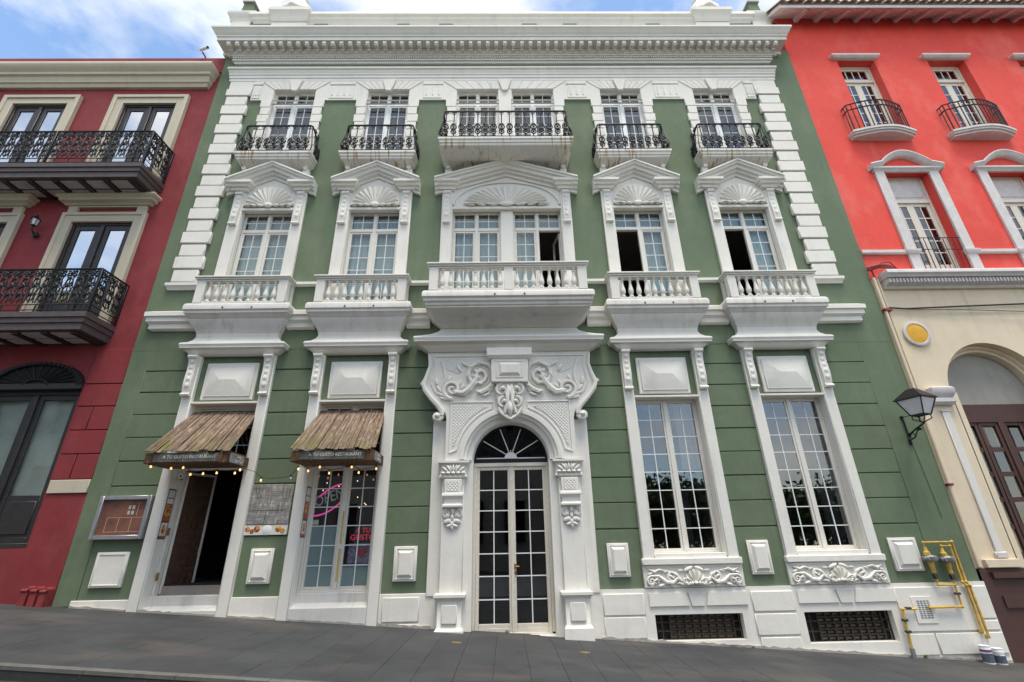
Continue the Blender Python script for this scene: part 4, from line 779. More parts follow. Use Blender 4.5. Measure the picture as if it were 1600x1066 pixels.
for k,(z0,z1) in enumerate(rows):
    cuts=[(-9.2,-8.4)] if k%2 else [(-9.2,-8.872),(-8.85,-8.4)]
    for a,b_ in cuts+[(-20.56-q,-20.56-p) for p,q in cuts]: MB().cbox(a,b_,.02,.049,z0,z1,.007).obj('wall_block','crimson',R_)
MB().cbox(-9.2,-8.4,.02,.049,4.885,5.7,.007).obj('wall_block','crimson',R_); MB().cbox(-9.2,-8.4,.02,.049,.3,2.555,.007).obj('wall_block','crimson',R_)
MB().cbox(-9.2,-8.4,-.01,.05,2.57,2.83,.01).obj('belt_course','cream_trim',R_)

# ------------------------------------------------------------------ coral and cream building (right)
K=thing('coral_building','bright coral red building with cream ground floor and tiled eaves','building',(13,0,-.9))
KL,KR=9.055,20.0
ko=[(10.52+2.87*k,11.7+2.87*k,12.03,15.17) for k in range(3)]+[(10.49+2.87*k,11.745+2.87*k,7.45,10.7) for k in range(3)]
MB().sheet(KL,KR,7.28,17.3,ko,.03,.36).obj('wall','coral',K)
MB().sheet(KL,KR,.87,7.285,[(9.97,12.33,.871,4.4)],.03,.45).obj('wall_ground_floor','cream',K)
MB().box(KL,KR,8,8.2,-1.5,17.2).box(KR,KR+.2,.03,8.2,-1.5,17.2).box(KL,KL+.02,.04,8,9,17.2).obj('side_and_rear_wall','coral',K)
inn=MB()
for z in (6.9,11.6,16.4): inn.box(KL+.05,KR-.01,.47,7.9,z,z+.3)
inn.box(KL+.05,KR-.01,3,3.1,-1,16.3); inn.obj('interior_floors','interior_dark',K)
MB().sheet(KL+.04,KR,-1.6,.865,[],.0,.3).box(KL+.04,KR,.005,.45,.83,.868).box(9.3,12.6,-.06,.0,.7,.8).box(9.36,12.5,-.03,0,.2,.4).obj('brown_base','brown_paint',K)
# eaves
ev=MB().poly([(-.62,16.70),(-.62,16.84),(.1,17.36),(.1,17.22)],KL-.28,KR,axis='x').obj('eave','eave_white',K)
rf=MB().poly([(-.5,-.0),(.05,.0),(.05,.16),(-.35,-.0-.13),(-.5,-.17)],-.05,.05,axis='x') if False else MB().poly([(-.56,-.36),(-.54,-.46),(-.4,-.42),(-.12,-.25),(.02,-.22),(.02,.04)],-.06,.06,axis='x')
rfm=rf.mesh('rafter','rafter')
for k in range(12): link('rafter',rfm,ev,(9.68+k*.66,0,17.17))
tl=MB(); n=8
for k in range(n+1):
    a=pi*k/n
    for (yy,zz) in ((-.72,16.86),(.6,17.82)): tl.v+=[(.13*math.cos(a),yy,zz+.11*math.sin(a))]+[(.105*math.cos(a),yy,zz+.085*math.sin(a))]
for k in range(n): i=4*k; tl.f+=[(i,i+2,i+6,i+4),(i+1,i+5,i+7,i+3),(i,i+4,i+5,i+1)]
tlm=tl.mesh('roof_tile','terracotta')
for k in range(40): link('roof_tile',tlm,ev,(KL-.2+k*.28,random.uniform(-.015,.015),random.uniform(-.01,.01)))
MB().poly([(-.66,16.845),(.1,17.37),(.6,17.72),(.6,17.6),(.1,17.3)],KL-.28,KR,axis='x').obj('roof_bed','terracotta',K)
def kdoor(x0,x1,z0,z1,ztr,kind):
    y=.3; f=MB(); ring(f,x0,x1,z0,z1,.07,y-.05,y+.05); f.cbox(x0+.07,x1-.07,y-.07,y+.05,ztr-.05,ztr+.05,.008); win=f.obj('window','door_cream',K); xm=(x0+x1)/2
    if kind: leaf(win,x0+.07,x1-.07,ztr+.05,z1-.07,y,4,1,'door_cream','glass_dark',.09,.03,0,'door_cream')
    else: MB().cbox(x0+.07,x1-.07,y-.03,y,ztr+.05,z1-.07,.008).cbox(x0+.17,x1-.17,y-.045,y-.02,ztr+.15,z1-.17,.01).obj('transom_panel','eave_white',win)
    for a,b_ in ((x0+.07,xm),(xm,x1-.07)): leaf(win,a,b_,z0+.07,ztr-.05,y,2,5,'door_cream','glass_dark',.1,.028,.35,'upvc')
    MB().box(x0+.05,x1-.05,.7,.72,z0,z1).obj('curtain','interior',win)
for a,b_,c_,d_ in ko[:3]: kdoor(a,b_,c_,d_,14.5,1)
for a,b_,c_,d_ in ko[3:]: kdoor(a,b_,c_,d_,9.85,0)
for k in range(3):
    a=ko[k][0]; b_=ko[k][1]; xc=(a+b_)/2
    MB().mould(a-.12,b_+.02,[(.05,15.32,.03),(.12,15.3,.1),(.12,15.24,.1),(.08,15.2,.06),(.04,15.17,.02)],.03).obj('window_cap','eave_white',K)
    # bow-fronted balcony
    hw=.86; N=14; bow=lambda u:.12+.2*(math.cos(u*pi/2)**1.0)
    def bowp(h,o): return [(xc-.28+h*u,-(bow(u)+o)) for u in [-1+2*q/N for q in range(N+1)]]
    sl=MB()
    for z0,z1,o_ in ((11.95,12.02,.08),(11.89,11.95,.05),(11.83,11.89,.0)): sl.poly([(xc-.28-hw-o_*.6,.03)]+bowp(hw+o_*.6,o_)+[(xc-.28+hw+o_*.6,.03)],z0+.001,z1-.001,axis='z')
    bo=sl.obj('balcony','eave_white',K); r=MB(); P=bowp(hw-.06,.03)
    for z in (12.06,12.82,13.02): r.tube([(P[0][0],.03,z)]+[(p[0],p[1],z) for p in P]+[(P[-1][0],.03,z)],.02,5)
    for q in range(0,N+1): r.tube([(P[q][0],P[q][1],12.03),(P[q][0],P[q][1],13.02)],.014 if q not in (0,N) else .018,5)
    for s in (0,-1): r.tube([(P[s][0],-.05,12.03),(P[s][0],-.05,13.02)],.011,5)
    r.obj('railing','iron',bo)
for k in range(3):
    a,b_=ko[3+k][:2]; xc=(a+b_)/2
    [MB().cbox(q,q+.26,-.03,.03,7.3,10.7,.008).obj('window_surround','eave_white',K) for q in (a-.26,b_)]
    hood=MB(); n=16; path=[(xc-1.02,10.8),(xc-.8,10.86)]+[(xc-.7+1.4*q/n,10.88+.38*math.sin(pi*q/n)**.9) for q in range(n+1)]+[(xc+.8,10.86),(xc+1.02,10.8)]
    hood.sweep(path,[(.06,.03),(.07,-.15),(.03,-.16),(-.02,-.12),(-.06,-.1),(-.1,-.05),(-.1,.03)]); hood.mould(a-.28,b_+.28,[(.03,10.8,.0),(.1,10.79,.06),(.1,10.74,.06),(.05,10.7,.02),(.03,10.66,.0)],.03); hood.obj('window_hood','eave_white',K)
    for x in (a-.13,b_+.13): MB().mould(x-.13,x+.13,[(.06,8.14,.04),(.09,8.12,.06),(.09,8.06,.06),(.05,8.0,.02)],.03).obj('surround_moulding','eave_white',K)
    r=MB()
    for z in (7.85,8.15,8.5): r.tube([(a,-.0,z),(b_,-.0,z)],.011,5) if z!=7.85 else None
    for q in range(10): x=a+(b_-a)*(q+.5)/10; r.tube([(x,0,7.45),(x,0,8.5)],.009,5)
    r.obj('guard_rail','iron',K)
    x0=KL if k==0 else ko[2+k][1]+.27; MB().mould(x0,a-.27,[(.02,8.13,0),(.05,8.12,0),(.05,8.04,0),(.02,8.01,0)],.03).obj('string_course','eave_white',K)
kc=MB().mould(9.3,KR,[(.0,7.42,0),(.3,7.4,.05),(.32,7.36,.06),(.32,7.3,.06),(.27,7.27,.04),(.25,7.22,.03),(.16,7.2,.0),(.16,7.08,.0),(.08,7.07,0),(.05,7.0,0)],.03).obj('belt_cornice','eave_white',K)
dn=MB().box(-.025,.025,-.22,-.15,-.05,.05).mesh('dentil','eave_white')
for k in range(60): link('dentil',dn,kc,(9.33+k*.085,0,7.14))
# arched doorway
ax,az,ar_=11.15,4.4,1.18
sp=[(ax-1.3,az),(ax-1.3,5.75),(ax+1.3,5.75),(ax+1.3,az)]+[(ax+ar_*math.cos(a),az+ar_*math.sin(a)) for a in [pi*k/28 for k in range(29)]]
WG=[o for o in K.children if o.name.startswith('wall_ground')][0]
bpy.data.meshes.remove(WG.data)
MB().sheet(KL,KR,.87,7.285,[(ax-1.3,ax+1.3,az,5.75),(ax-ar_,ax+ar_,.8,az)],.03,.031).obj('wall_ground_floor','cream',K); MB().poly(sp,.03,.1).obj('arch_wall','cream',K)
MB().arcm(ax,az,[(ar_,.03),(ar_,.2),(ar_-.07,.2),(ar_-.09,.26),(ar_-.14,.27),(ar_-.15,.45)],0,pi,32).obj('arch_moulding','cream',K)
for s in (-1,1): MB().box(*sorted((ax+s*(ar_-.12),ax+s*(ar_+.02))),.03,.45,.86,az).obj('door_jamb','cream',K)
MB().poly([(ax+(ar_-.13)*math.cos(a),az-.2+(ar_+.07)*math.sin(a)) for a in [pi*k/24 for k in range(25)]],.42,.44).obj('arch_panel','grey_render',K)
dd=MB(); dd.cbox(ax-ar_+.12,ax+ar_-.12,.36,.46,3.78,4.2,.01).cbox(ax-.06,ax+.06,.35,.46,.87,3.78,.008).cbox(ax-ar_+.12,ax-ar_+.2,.36,.46,.87,3.78,.008).cbox(ax+ar_-.2,ax+ar_-.12,.36,.46,.87,3.78,.008); dob=dd.obj('arched_door','brown_paint',K)
for a,b_ in ((ax-ar_+.2,ax-.53),(ax-.51,ax-.06),(ax+.06,ax+.5),(ax+.52,ax+ar_-.2)): leaf(dob,a,b_,.95,3.78,.41,1,5,'brown_paint','glass_old',.07,.1,.14,'brown_paint')
MB().box(ax-.42,ax-.15,.43,.435,3.28,3.7).box(ax-.9,ax-.62,.43,.435,1.12,1.6).obj('plywood_pane','plywood',dob)
MB().box(ax-1.0,ax+1.0,.9,.92,.9,4.3).obj('inner_screen','interior',dob)
MB().mould(9.45,9.86,[(.1,4.5,.02),(.14,4.47,.05),(.14,4.36,.05),(.1,4.3,.03),(.06,4.26,.02),(.1,4.22,.03),(.1,4.16,.03),(.04,4.1,.0)],.03).obj('impost','eave_white',K)
MB().cbox(9.57,9.74,-.005,.031,1.16,3.95,.012).obj('pilaster_strip','cream_pale',K); MB().cbox(9.53,9.78,-.03,.031,1.04,1.16,.02).obj('pilaster_foot','eave_white',K); MB().cbox(9.55,9.76,-.015,.031,3.95,4.0,.01).obj('pilaster_neck','eave_white',K)
MB().cbox(9.25,9.92,-.06,.03,.88,1.03,.01).obj('pilaster_base','cream',K); MB().cbox(9.12,9.2,-.0,.03,.88,7.0,.01).obj('corner_bead','cream',K)

# ------------------------------------------------------------------ awnings
def awning(c,label,seed):
    rnd=random.Random(seed); A=thing('awning',label,'awning',(c,-.4,3.1),'wooden awnings over the restaurant openings')
    x0,x1=c-.82,c+.82; y0,z0,y1,z1=.12,4.2,-.86,3.2; n=24; x=x0; ws=[rnd.uniform(.5,1.6) for _ in range(n)]; k_=(x1-x0)/sum(ws); L=math.hypot(y0-y1,z0-z1); d=Vector((0,y1-y0,z1-z0))/L; nn=Vector((0,-(z0-z1),(y0-y1)))/L
    nn=Vector((0,d.z,-d.y)); nn=nn if nn.z>0 else -nn
    for w in ws:
        w*=k_; e=rnd.uniform(-.03,.04); off=rnd.uniform(0,.016); m=MB(); m.cbox(x+.003,x+w-.003,0,1,0,.02,.004)
        tw=rnd.uniform(-.014,.014); xi0,xi1=(max(x,c-.7),min(x+w,c+.7))
        vv=[]
        for v in m.v:
            t=v[1]*(L+e); xx=v[0]
            if v[1]<.5: xx=c+(v[0]-c)*.86
            p=Vector((xx,y0,z0))+d*t+nn*(v[2]+off+tw*(v[0]-x)/w); vv.append(tuple(p))
        m.v=vv; m.obj('plank','awning_wood',A); x+=w
    fr=MB().cbox(x0+.03,x1-.03,-.84,-.79,2.99,3.185,.008).cbox(x0+.03,x0+.07,-.79,-.09,2.99,3.185,.008).cbox(x1-.07,x1-.03,-.79,-.09,2.99,3.185,.008).cbox(x0+.07,x1-.07,-.79,-.1,2.995,3.01,.004) .obj('valance','awning_fascia',A)
    fr2=MB().cbox(x0+.2,x1-.22,-.852,-.838,3.01,3.17,.006).obj('sign_board','sign_wood',A); text('sign_lettering','A TU GUSTO RESTAURANT',.088,(c+.06,-.855,3.1),FRONT,'sign_letter',fr2,.003,0,1.0)
    sb=MB().cbox(x1-.032,x1-.02,-.8,-.3,3.0,3.175,.005).obj('side_board','stone_print',A); RS=Matrix.Rotation(pi/2,3,'Z')@FRONT; text('sign_lettering','A TU',.06,(x1-.017,-.5,3.12),RS,'paper',sb,.002); text('sign_lettering','GUSTO',.07,(x1-.017,-.5,3.05),RS,'paper',sb,.002)
    br=MB()
    for s in (-1,1): br.box(*sorted((c+s*.66,c+s*.7)),-.75,.12,3.2,3.24); br.tube([(c+s*.68,-.74,3.24),(c+s*.68,.1,4.1)],.02,5)
    br.obj('bracket','awning_fascia',A); return A
awning(C[0],'weathered wooden plank awning over the open restaurant doorway',3); awning(C[1],'weathered wooden plank awning over the shop window with the neon sign',9)

# ------------------------------------------------------------------ smaller things
SL=thing('string_lights','string of small warm bulbs draped below both wooden awnings','string lights',(-4.8,-.5,2.8))
pts=[(-6.9,3.02),(-6.5,2.98),(-6.27,2.99),(-6.1,2.86),(-5.86,2.87),(-5.6,2.88),(-5.25,2.87),(-5.16,2.93),(-4.98,2.86),(-4.82,2.75),(-4.5,2.73),(-4.24,2.78),(-4.1,2.95),(-3.9,2.91),(-3.68,2.98),(-3.48,2.86),(-3.05,2.97),(-2.9,2.86),(-2.56,2.93)]
yy=lambda x:-.5 if x<-5 else (-.35 if x>-4.2 else -.3)
cb=[]; 
for i in range(len(pts)-1):
    for q in range(6): u=q/6; cb.append((pts[i][0]+(pts[i+1][0]-pts[i][0])*u,yy(pts[i][0])+(yy(pts[i+1][0])-yy(pts[i][0]))*u,pts[i][1]+(pts[i+1][1]-pts[i][1])*u-.06*4*u*(1-u)*abs(pts[i+1][0]-pts[i][0])+.03))
cb.append((pts[-1][0],yy(pts[-1][0]),pts[-1][1]+.03)); MB().tube(cb,.006,5).obj('cable','cable',SL)
bulbm=MB().lathe([(.0,-.05),(.016,-.043),(.02,-.03),(.015,-.014),(.01,0)],(0,0,0),10).mesh('bulb','bulb'); deadm=MB().lathe([(.0,-.05),(.016,-.043),(.02,-.03),(.015,-.014),(.01,0)],(0,0,0),10).mesh('bulb','lamp_glass'); sockm=MB().lathe([(.012,0),(.014,.03),(.01,.045)],(0,0,0),8).mesh('socket','black')
for i,(x,z) in enumerate(pts):
    if i==10 or i==8: continue
    link('socket',sockm,SL,(x,yy(x),z-.01)); link('bulb',deadm if i==11 else bulbm,SL,(x,yy(x),z-.01))
# lanterns
def prism(m,r0,z0,r1,z1,c,rot=pi/4,n=4,cap=True):
    V=[(c[0]+r*math.cos(rot+2*pi*k/n),c[1]+r*math.sin(rot+2*pi*k/n),c[2]+z) for r,z in ((r0,z0),(r1,z1)) for k in range(n)]; return m.add(V,[(k,(k+1)%n,n+(k+1)%n,n+k) for k in range(n)]+([tuple(range(n)),tuple(range(2*n-1,n-1,-1))] if cap else []))
LN=thing('wall_lantern','large black four sided street lantern on a scrolled bracket at the green corner','lantern',(8.6,0,3.3))
lc=(8.42,-.72,3.72); rot=rad(20)+pi/4; hh=.32
m=MB(); 
for k in range(4):
    a=rot+k*pi/2; p0=(lc[0]+.17*math.cos(a),lc[1]+.17*math.sin(a),lc[2]); p1=(lc[0]+.33*math.cos(a),lc[1]+.33*math.sin(a),lc[2]+hh); m.tube([p0,p1],.013,5)
    b2=rot+(k+1)*pi/2
    for r_,z_ in ((.17,0),(.33,hh)): m.tube([(lc[0]+r_*math.cos(a),lc[1]+r_*math.sin(a),lc[2]+z_),(lc[0]+r_*math.cos(b2),lc[1]+r_*math.sin(b2),lc[2]+z_)],.012,5)
    m.tube([(lc[0]+.15*math.cos(a),lc[1]+.15*math.sin(a),lc[2]-.01),(lc[0]+.16*math.cos(a),lc[1]+.16*math.sin(a),lc[2]-.08),(lc[0]+.05*math.cos(a),lc[1]+.05*math.sin(a),lc[2]-.13),(lc[0],lc[1],lc[2]-.16)],.011,5)
m.obj('lantern_frame','iron',LN)
m=MB(); prism(m,.39,hh,.36,hh+.03,lc,rot); prism(m,.36,hh+.03,.1,hh+.22,lc,rot); m.lathe([(.1,.2),(.06,.24),(.05,.3),(.1,.32),(.12,.35),(.05,.36),(.02,.4)],lc,10); m.obj('lantern_roof','iron',LN)
m=MB(); prism(m,.163,.005,.322,hh-.005,lc,rot,4,False); m.obj('lantern_glass','lamp_glass',LN)
m=MB(); wx=8.62; m.tube([(wx,-.01,3.28),(wx,-.03,3.4),(wx,-.03,3.75),(wx,-.02,3.86)],.018,6); m.tube([(wx,-.03,3.44),(wx-.1,-.35,3.5),(lc[0],lc[1],lc[2]-.17)],.018,6); m.tube([(wx,-.03,3.83),(wx-.1,-.35,3.8),(lc[0]+.02,lc[1]+.1,3.72)],.007,5)
P=[]
for q in range(25): u=q/24; r_=.11-.08*u; a=-1.2+u*2*pi*1.4; P.append((wx-.05-.1*(r_*math.cos(a)),-.17+r_*math.cos(a)*1.0,3.4+r_*math.sin(a)*.8))
m.tube(P,.011,5); m.tube([(wx,-.03,3.34),(wx-.06,-.25,3.36),(wx-.13,-.45,3.48)],.012,5); m.ell((wx,-.02,3.85),(.04,.03,.03)).ell((wx,-.02,3.29),(.03,.03,.05)); m.ell((wx-.14,-.5,3.48),(.05,.05,.03)); m.obj('lantern_bracket','iron',LN)
LS=thing('wall_lantern','small black carriage lantern on the crimson wall between the two windows','lantern',(-11.72,0,8.9)); lc=(-11.72,-.14,9.02)
m=MB(); prism(m,.06,0,.085,.16,lc,pi/6,6,False); m.obj('lantern_glass','lamp_glass',LS); m=MB(); prism(m,.11,.16,.03,.25,lc,pi/6,6); m.lathe([(.03,.25),(.015,.3),(.0,.33)],lc,8); prism(m,.03,-.04,.06,0,lc,pi/6,6)
for k in range(6): a=pi/6+k*pi/3; m.tube([(lc[0]+.062*math.cos(a),lc[1]+.062*math.sin(a),lc[2]),(lc[0]+.087*math.cos(a),lc[1]+.087*math.sin(a),lc[2]+.16)],.007,4)
m.tube([(lc[0],lc[1],lc[2]-.04),(lc[0],lc[1],lc[2]-.12),(lc[0],-.06,lc[2]-.2),(lc[0],.04,lc[2]-.2)],.016,6); m.ell((lc[0],-.0,lc[2]-.2),(.07,.045,.085)); m.obj('lantern_frame','iron',LS)
# cameras
SC=thing('security_camera','white bullet security camera on a short arm above the crimson cornice','camera',(-9.07,.1,15.3)); MB().tube([(-9.07,.1,15.28),(-9.07,.05,15.42),(-9.12,-.05,15.5)],.025,6).cbox(-9.11,-9.03,.04,.14,15.3,15.33,.004).obj('arm','red_pipe',SC); MB().tube([(-9.16,-.1,15.53),(-8.88,-.2,15.5)],.045,10).obj('body','plastic_white',SC); MB().tube([(-8.89,-.197,15.5),(-8.86,-.205,15.497)],.038,10).obj('lens','black',SC)
SD=thing('security_camera','white turret camera on the left jamb of the restaurant doorway','camera',(-6.62,0,2.86)); cc=(-6.64,.05,2.87); MB().tube([(-6.742,.05,2.87),(-6.7,.05,2.87)],.055,14).ell(cc,(.055,.06,.055),0,12,8).obj('body','plastic_white',SD); MB().ell((-6.61,.0,2.865),(.022,.025,.022),0,10,6).obj('lens','black',SD)
# menu display case
mc=thing('menu_display_case','grey metal menu display case with brick print on the green wall','display case',(-7.48,0,1.7)); m=MB(); ring(m,-7.99,-6.99,1.69,2.49,.075,-.13,-.0,.008); m.obj('case_frame','alu',mc); MB().box(-7.92,-7.06,-.07,-.06,1.76,2.42).obj('menu_sheet','menu_print',mc); pane(mc,-7.92,-7.06,1.76,2.42,-.115,'glass_case','case_glass')
ln=MB(); xs=(-7.78,-7.55,-7.31,-7.1)
for x in xs[:3]: ln.box(x-.006,x+.006,-.074,-.071,1.82,2.08)
ln.box(xs[0]-.006,xs[3],-.0735,-.0712,2.08,2.092).box(xs[0]-.006,xs[3],-.0735,-.0712,1.82,1.832).box(-7.24,-7.23,-.074,-.071,2.12,2.36); ln.obj('printed_line','print_line',mc)
for k in range(4): MB().box(-7.42+.075*(k%2),-7.375+.075*(k%2),-.074,-.071,2.14+.1*(k//2),2.21+.1*(k//2)).obj('printed_picture','paper',mc)
# grey plank sign between the openings
sn=thing('wall_sign','grey stone plank sign board with a strip of food pictures below','sign',(-4.69,0,1.7)); MB().cbox(-5.1,-4.27,-.03,-.004,1.91,2.665,.006).obj('sign_board','stone_print',sn); MB().cbox(-5.1,-4.27,-.028,-.004,1.72,1.905,.004).obj('food_strip','paper',sn)
MB().box(-4.75,-4.742,-.033,-.029,1.93,2.16).box(-5.08,-4.28,-.033,-.029,1.907,1.915).box(-5.05,-4.4,-.0325,-.029,2.168,2.176).obj('printed_line','ink',sn)
for k,(x,r) in enumerate(((-5.04,.05),(-4.95,.045),(-4.86,.06),(-4.66,.095),(-4.45,.06),(-4.36,.05))):
    MB().lathe([(r,0),(r*.9,.004)],(0,0,0),16).obj('plate_picture','food' if k!=3 else 'upvc_white',sn,loc=(x,-.028,1.81+(0 if k==3 else .02*(-1)**k))).rotation_euler=(pi/2,0,0)
text('menu_heading','MENU',.07,(-4.66,-.031,2.49),FRONT,'ink',sn,.001) if False else None
# food posters on the two reveals
def poster(x,y0,y1,z0,z1,label,s):
    P=thing('food_poster',label,'poster',(x,y0,z0)); MB().box(x-.002,x+.002,y0,y1,z0,z1).obj('poster_sheet','poster_dark',P); h=(z1-z0)
    for a,b_,mt in ((.03,.06,'poster_red'),(.07,.32,'paper'),(.36,.42,'poster_red'),(.43,.68,'food'),(.70,.8,'paper'),(.82,.97,'neon_grey')): MB().box(x+.0025*s-.0005,x+.0035*s+.0005,y0+.02,y1-.02,z0+a*h,z0+b_*h).obj('poster_picture',mt,P)
    MB().ell((x+.004,(y0+y1)/2,z0+.19*h),(.003,.06,.09),0,14,10).obj('poster_picture','food',P)
poster(C[0]-.7,-.055,.165,1.68,2.62,'food picture menu strip on the left jamb of the open doorway',1); poster(C[1]-.7,-.055,.165,1.66,2.62,'food picture menu strip on the left jamb of the shop window',1)
# neon OPEN sign and led sign in the shop window
NE=thing('neon_sign','OPEN neon sign with two pink arcs hanging inside the shop window','neon sign',(-3.66,.3,2.2)); tilt=Matrix.Rotation(rad(-20),3,'Y')
text('neon_letters','OPEN',.3,(-3.64,.28,2.42),tilt@FRONT,'neon_grey',NE,.012,.1,.6)
for z,s in ((2.6,1),(2.24,-1)):
    P=[]
    for q in range(11): u=q/10*2-1; P.append((-3.64+.27*u+(.06 if s>0 else -.02),.28,z+.13*u+s*.07*(1-u*u)-(.04)))
    MB().tube(P,.016,6).obj('neon_tube','neon_pink',NE)
LE=thing('led_sign','black LED sign with red lettering A TU GUSTO in the shop window','led sign',(-2.87,.3,1.5)); MB().cbox(-3.14,-2.6,.26,.29,1.56,1.86,.006).obj('housing','black',LE); text('led_letters','A TU',.13,(-2.87,.257,1.775),FRONT,'led_red',LE,.002); text('led_letters','GUSTO',.14,(-2.87,.257,1.645),FRONT,'led_red',LE,.002,0,.48)
WP=thing('window_poster','purple patterned poster with a red heart shape in the shop window','poster',(-2.86,.3,1.2)); MB().box(-3.13,-2.59,.27,.274,1.18,1.54).obj('poster_sheet','heart_print',WP); MB().poly([(-2.86+.11*math.sin(t)**3*1.0,1.37+.007*(13*math.cos(t)-5*math.cos(2*t)-2*math.cos(3*t)-math.cos(4*t))) for t in [2*pi*k/28 for k in range(28)]],.264,.268).obj('heart_print','heart_red',WP)
WS=tag(MB().cbox(-3.9,-3.78,.24,.246,1.9,1.99,.001).obj('window_sticker','paper'),'small white sticker on the pane below the neon sign','sticker')
# sconce behind the window of bay 4
SCN=thing('wall_sconce','lit yellow lamp glowing behind the window with the dark curtain','lamp',(3.62,.75,3.0)); MB().ell((3.66,.46,3.02),(.035,.035,.05)).obj('bulb','sconce',SCN); MB().tube([(3.66,.46,2.98),(3.66,.46,2.9),(3.66,.7,2.9)],.012,6).obj('arm','brass',SCN)
# gas meters and pipes
GP=thing('gas_meter_pipework','yellow gas pipes with two grey meters on the white plinth corner','gas pipes',(8.0,-.1,-.6))
def pipe(pts,name='pipe',r=.022,y=-.12,mat='yellow_paint'):
    q=[(p[0],p[2] if len(p)>2 else y,p[1]) for p in pts]; m=MB().tube(q,r,8)
    for p in q[1:-1]: m.ell(p,(r*1.45,)*3,0,8,6)
    return m.obj(name,mat,GP)
for mx_,z in ((8.1,1.05),(8.42,1.03)):
    MB().cbox(mx_-.1,mx_+.12,-.22,-.06,z-.03,z+.07,.02).cbox(mx_-.13,mx_-.07,-.2,-.1,z-.01,z+.05,.012).lathe([(.09,-.045),(.1,-.02),(.1,.03),(.07,.06)],(mx_+.02,-.15,z+.02),14).obj('gas_meter','meter_grey',GP)
    MB().lathe([(.028,.06),(.055,.08),(.055,.13),(.03,.16),(.026,.22)],(mx_-.02,-.14,z),10).lathe([(.026,-.24),(.04,-.22),(.034,-.15),(.045,-.1),(.05,-.04)],(mx_,-.14,z),10).obj('regulator','yellow_paint',GP); MB().cbox(mx_-.03,mx_+.03,-.17,-.1,z-.33,z-.24,.008).obj('valve','valve_dark',GP)
pipe([(8.08,1.22,-.14),(8.08,1.35,-.14),(8.66,1.355,-.12),(8.66,.66,-.12),(8.7,.6,-.13),(8.72,-.23,-.13)]); pipe([(8.4,1.22,-.14),(8.41,1.28,-.14),(8.59,1.28,-.12),(8.59,.66,-.12),(8.64,.6,-.13),(8.64,-.15,-.13)])
pipe([(8.1,.74,-.14),(8.1,.62,-.14),(8.42,.615,-.14)]); pipe([(8.42,.76,-.14),(8.42,.255,-.13),(7.79,.25,-.12)]); pipe([(7.56,.235,-.12),(7.29,.235,-.13),(7.25,-.41,-.13)]); pipe([(7.25,-.38),(7.245,GZ(7.2)-.02)],'conduit',.04,-.13,'pvc_grey')
for x,z in ((8.41,.47),(7.4,.25),(7.27,-.12),(7.27,.06)): MB().cbox(x-.05,x+.04,-.175,-.11,z-.02,z+.02,.006).obj('valve','valve_dark',GP)
for x,z in ((8.64,-.15),(8.72,-.23)): MB().tube([(x,-.13,z),(x+.01,-.0,z-.02)],.03,8).obj('pipe_end','yellow_paint',GP)
# cans, pipe stubs, covers, weeds
for k,(x,lab,ht) in enumerate(((8.49,'left of the two paint cans by the brown base, with a purple stripe',.25),(8.7,'right of the two paint cans by the brown base, dark printed label',.22))):
    zg=GZ(x); cn=thing('paint_can',lab,'can',(x,-.22,zg),'paint cans on the sidewalk'); b0=(x,-.22,zg); MB().lathe([(.085,.0),(.085,ht),(.08,ht+.008),(.088,ht+.012),(.088,ht+.02),(.06,ht+.02)],b0,18).obj('body','plastic_white',cn); MB().lathe([(.0865,.02),(.0865,ht*.62)],b0,18).obj('label_print','can_print',cn); MB().lathe([(.0868,ht*.7),(.0868,ht*.86)],b0,18).obj('stripe','can_purple' if k==0 else 'neon_grey',cn); MB().tube([(x-.085,-.22,zg+ht-.03),(x-.05,-.31,zg+ht-.09),(x+.05,-.31,zg+ht-.09),(x+.085,-.22,zg+ht-.03)],.004,4).obj('handle','meter_grey',cn)
for k,x in enumerate((-8.82,-8.65,-8.48)):
    st=thing('pipe_stub',('leftmost','middle','rightmost')[k]+' of three short crimson pipe covers at the wall foot','pipe',(x,-.1,GZ(x)),'crimson pipe covers'); m=MB().poly([(x-.06,GZ(x)-.03),(x+.06,GZ(x)-.03),(x+.06,GZ(x)+.25),(x-.06,GZ(x)+.25)],-.16,.04); m.obj('cover','red_pipe',st); MB().tube([(x-.06,-.15,GZ(x)+.25),(x+.06,-.15,GZ(x)+.25)],.03,8).tube([(x,-.13,GZ(x)+.26),(x,.04,GZ(x)+.26)],.058,10).obj('cap','red_pipe',st)
for (x,y,lab) in ((-.81,-1.14,'small round brass cover set in the pavement left of the door'),(1.21,-1.33,'small round brass cover set in the pavement right of the door')):
    o=MB().lathe([(.085,-.02),(.085,.004),(.078,.007),(.07,.004),(.03,.005),(.0,.006)],(0,0,0),20); o.v=[(v[0],v[1],v[2]-.0702*v[0]) for v in o.v]; tag(o.obj('utility_cover','brass',loc=(x,y,GZ(x))),lab,'cover','pavement covers')
def weed(x,y,lab,n=16,s=.07):
    m=MB(); z=GZ(x); r=random.Random(int(x*100))
    for k in range(n):
        a=r.uniform(0,2*pi); l=r.uniform(.5,1)*s; p=Vector((x,y,z)); t=p+Vector((math.cos(a)*l,-abs(math.sin(a))*l*.8,r.uniform(.3,.9)*l)); w=Vector((-math.sin(a),math.cos(a),.2))*.016; md=(p+t)/2; m.add([p,md-w,t,md+w],[(0,1,2,3)])
    tag(m.obj('weed','weed'),lab,'weed')
weed(7.5,-.06,'small green weed at the plinth foot right of the grey conduit'); weed(4.42,-.06,'tiny yellow green weed below the left vent grille',9,.05)
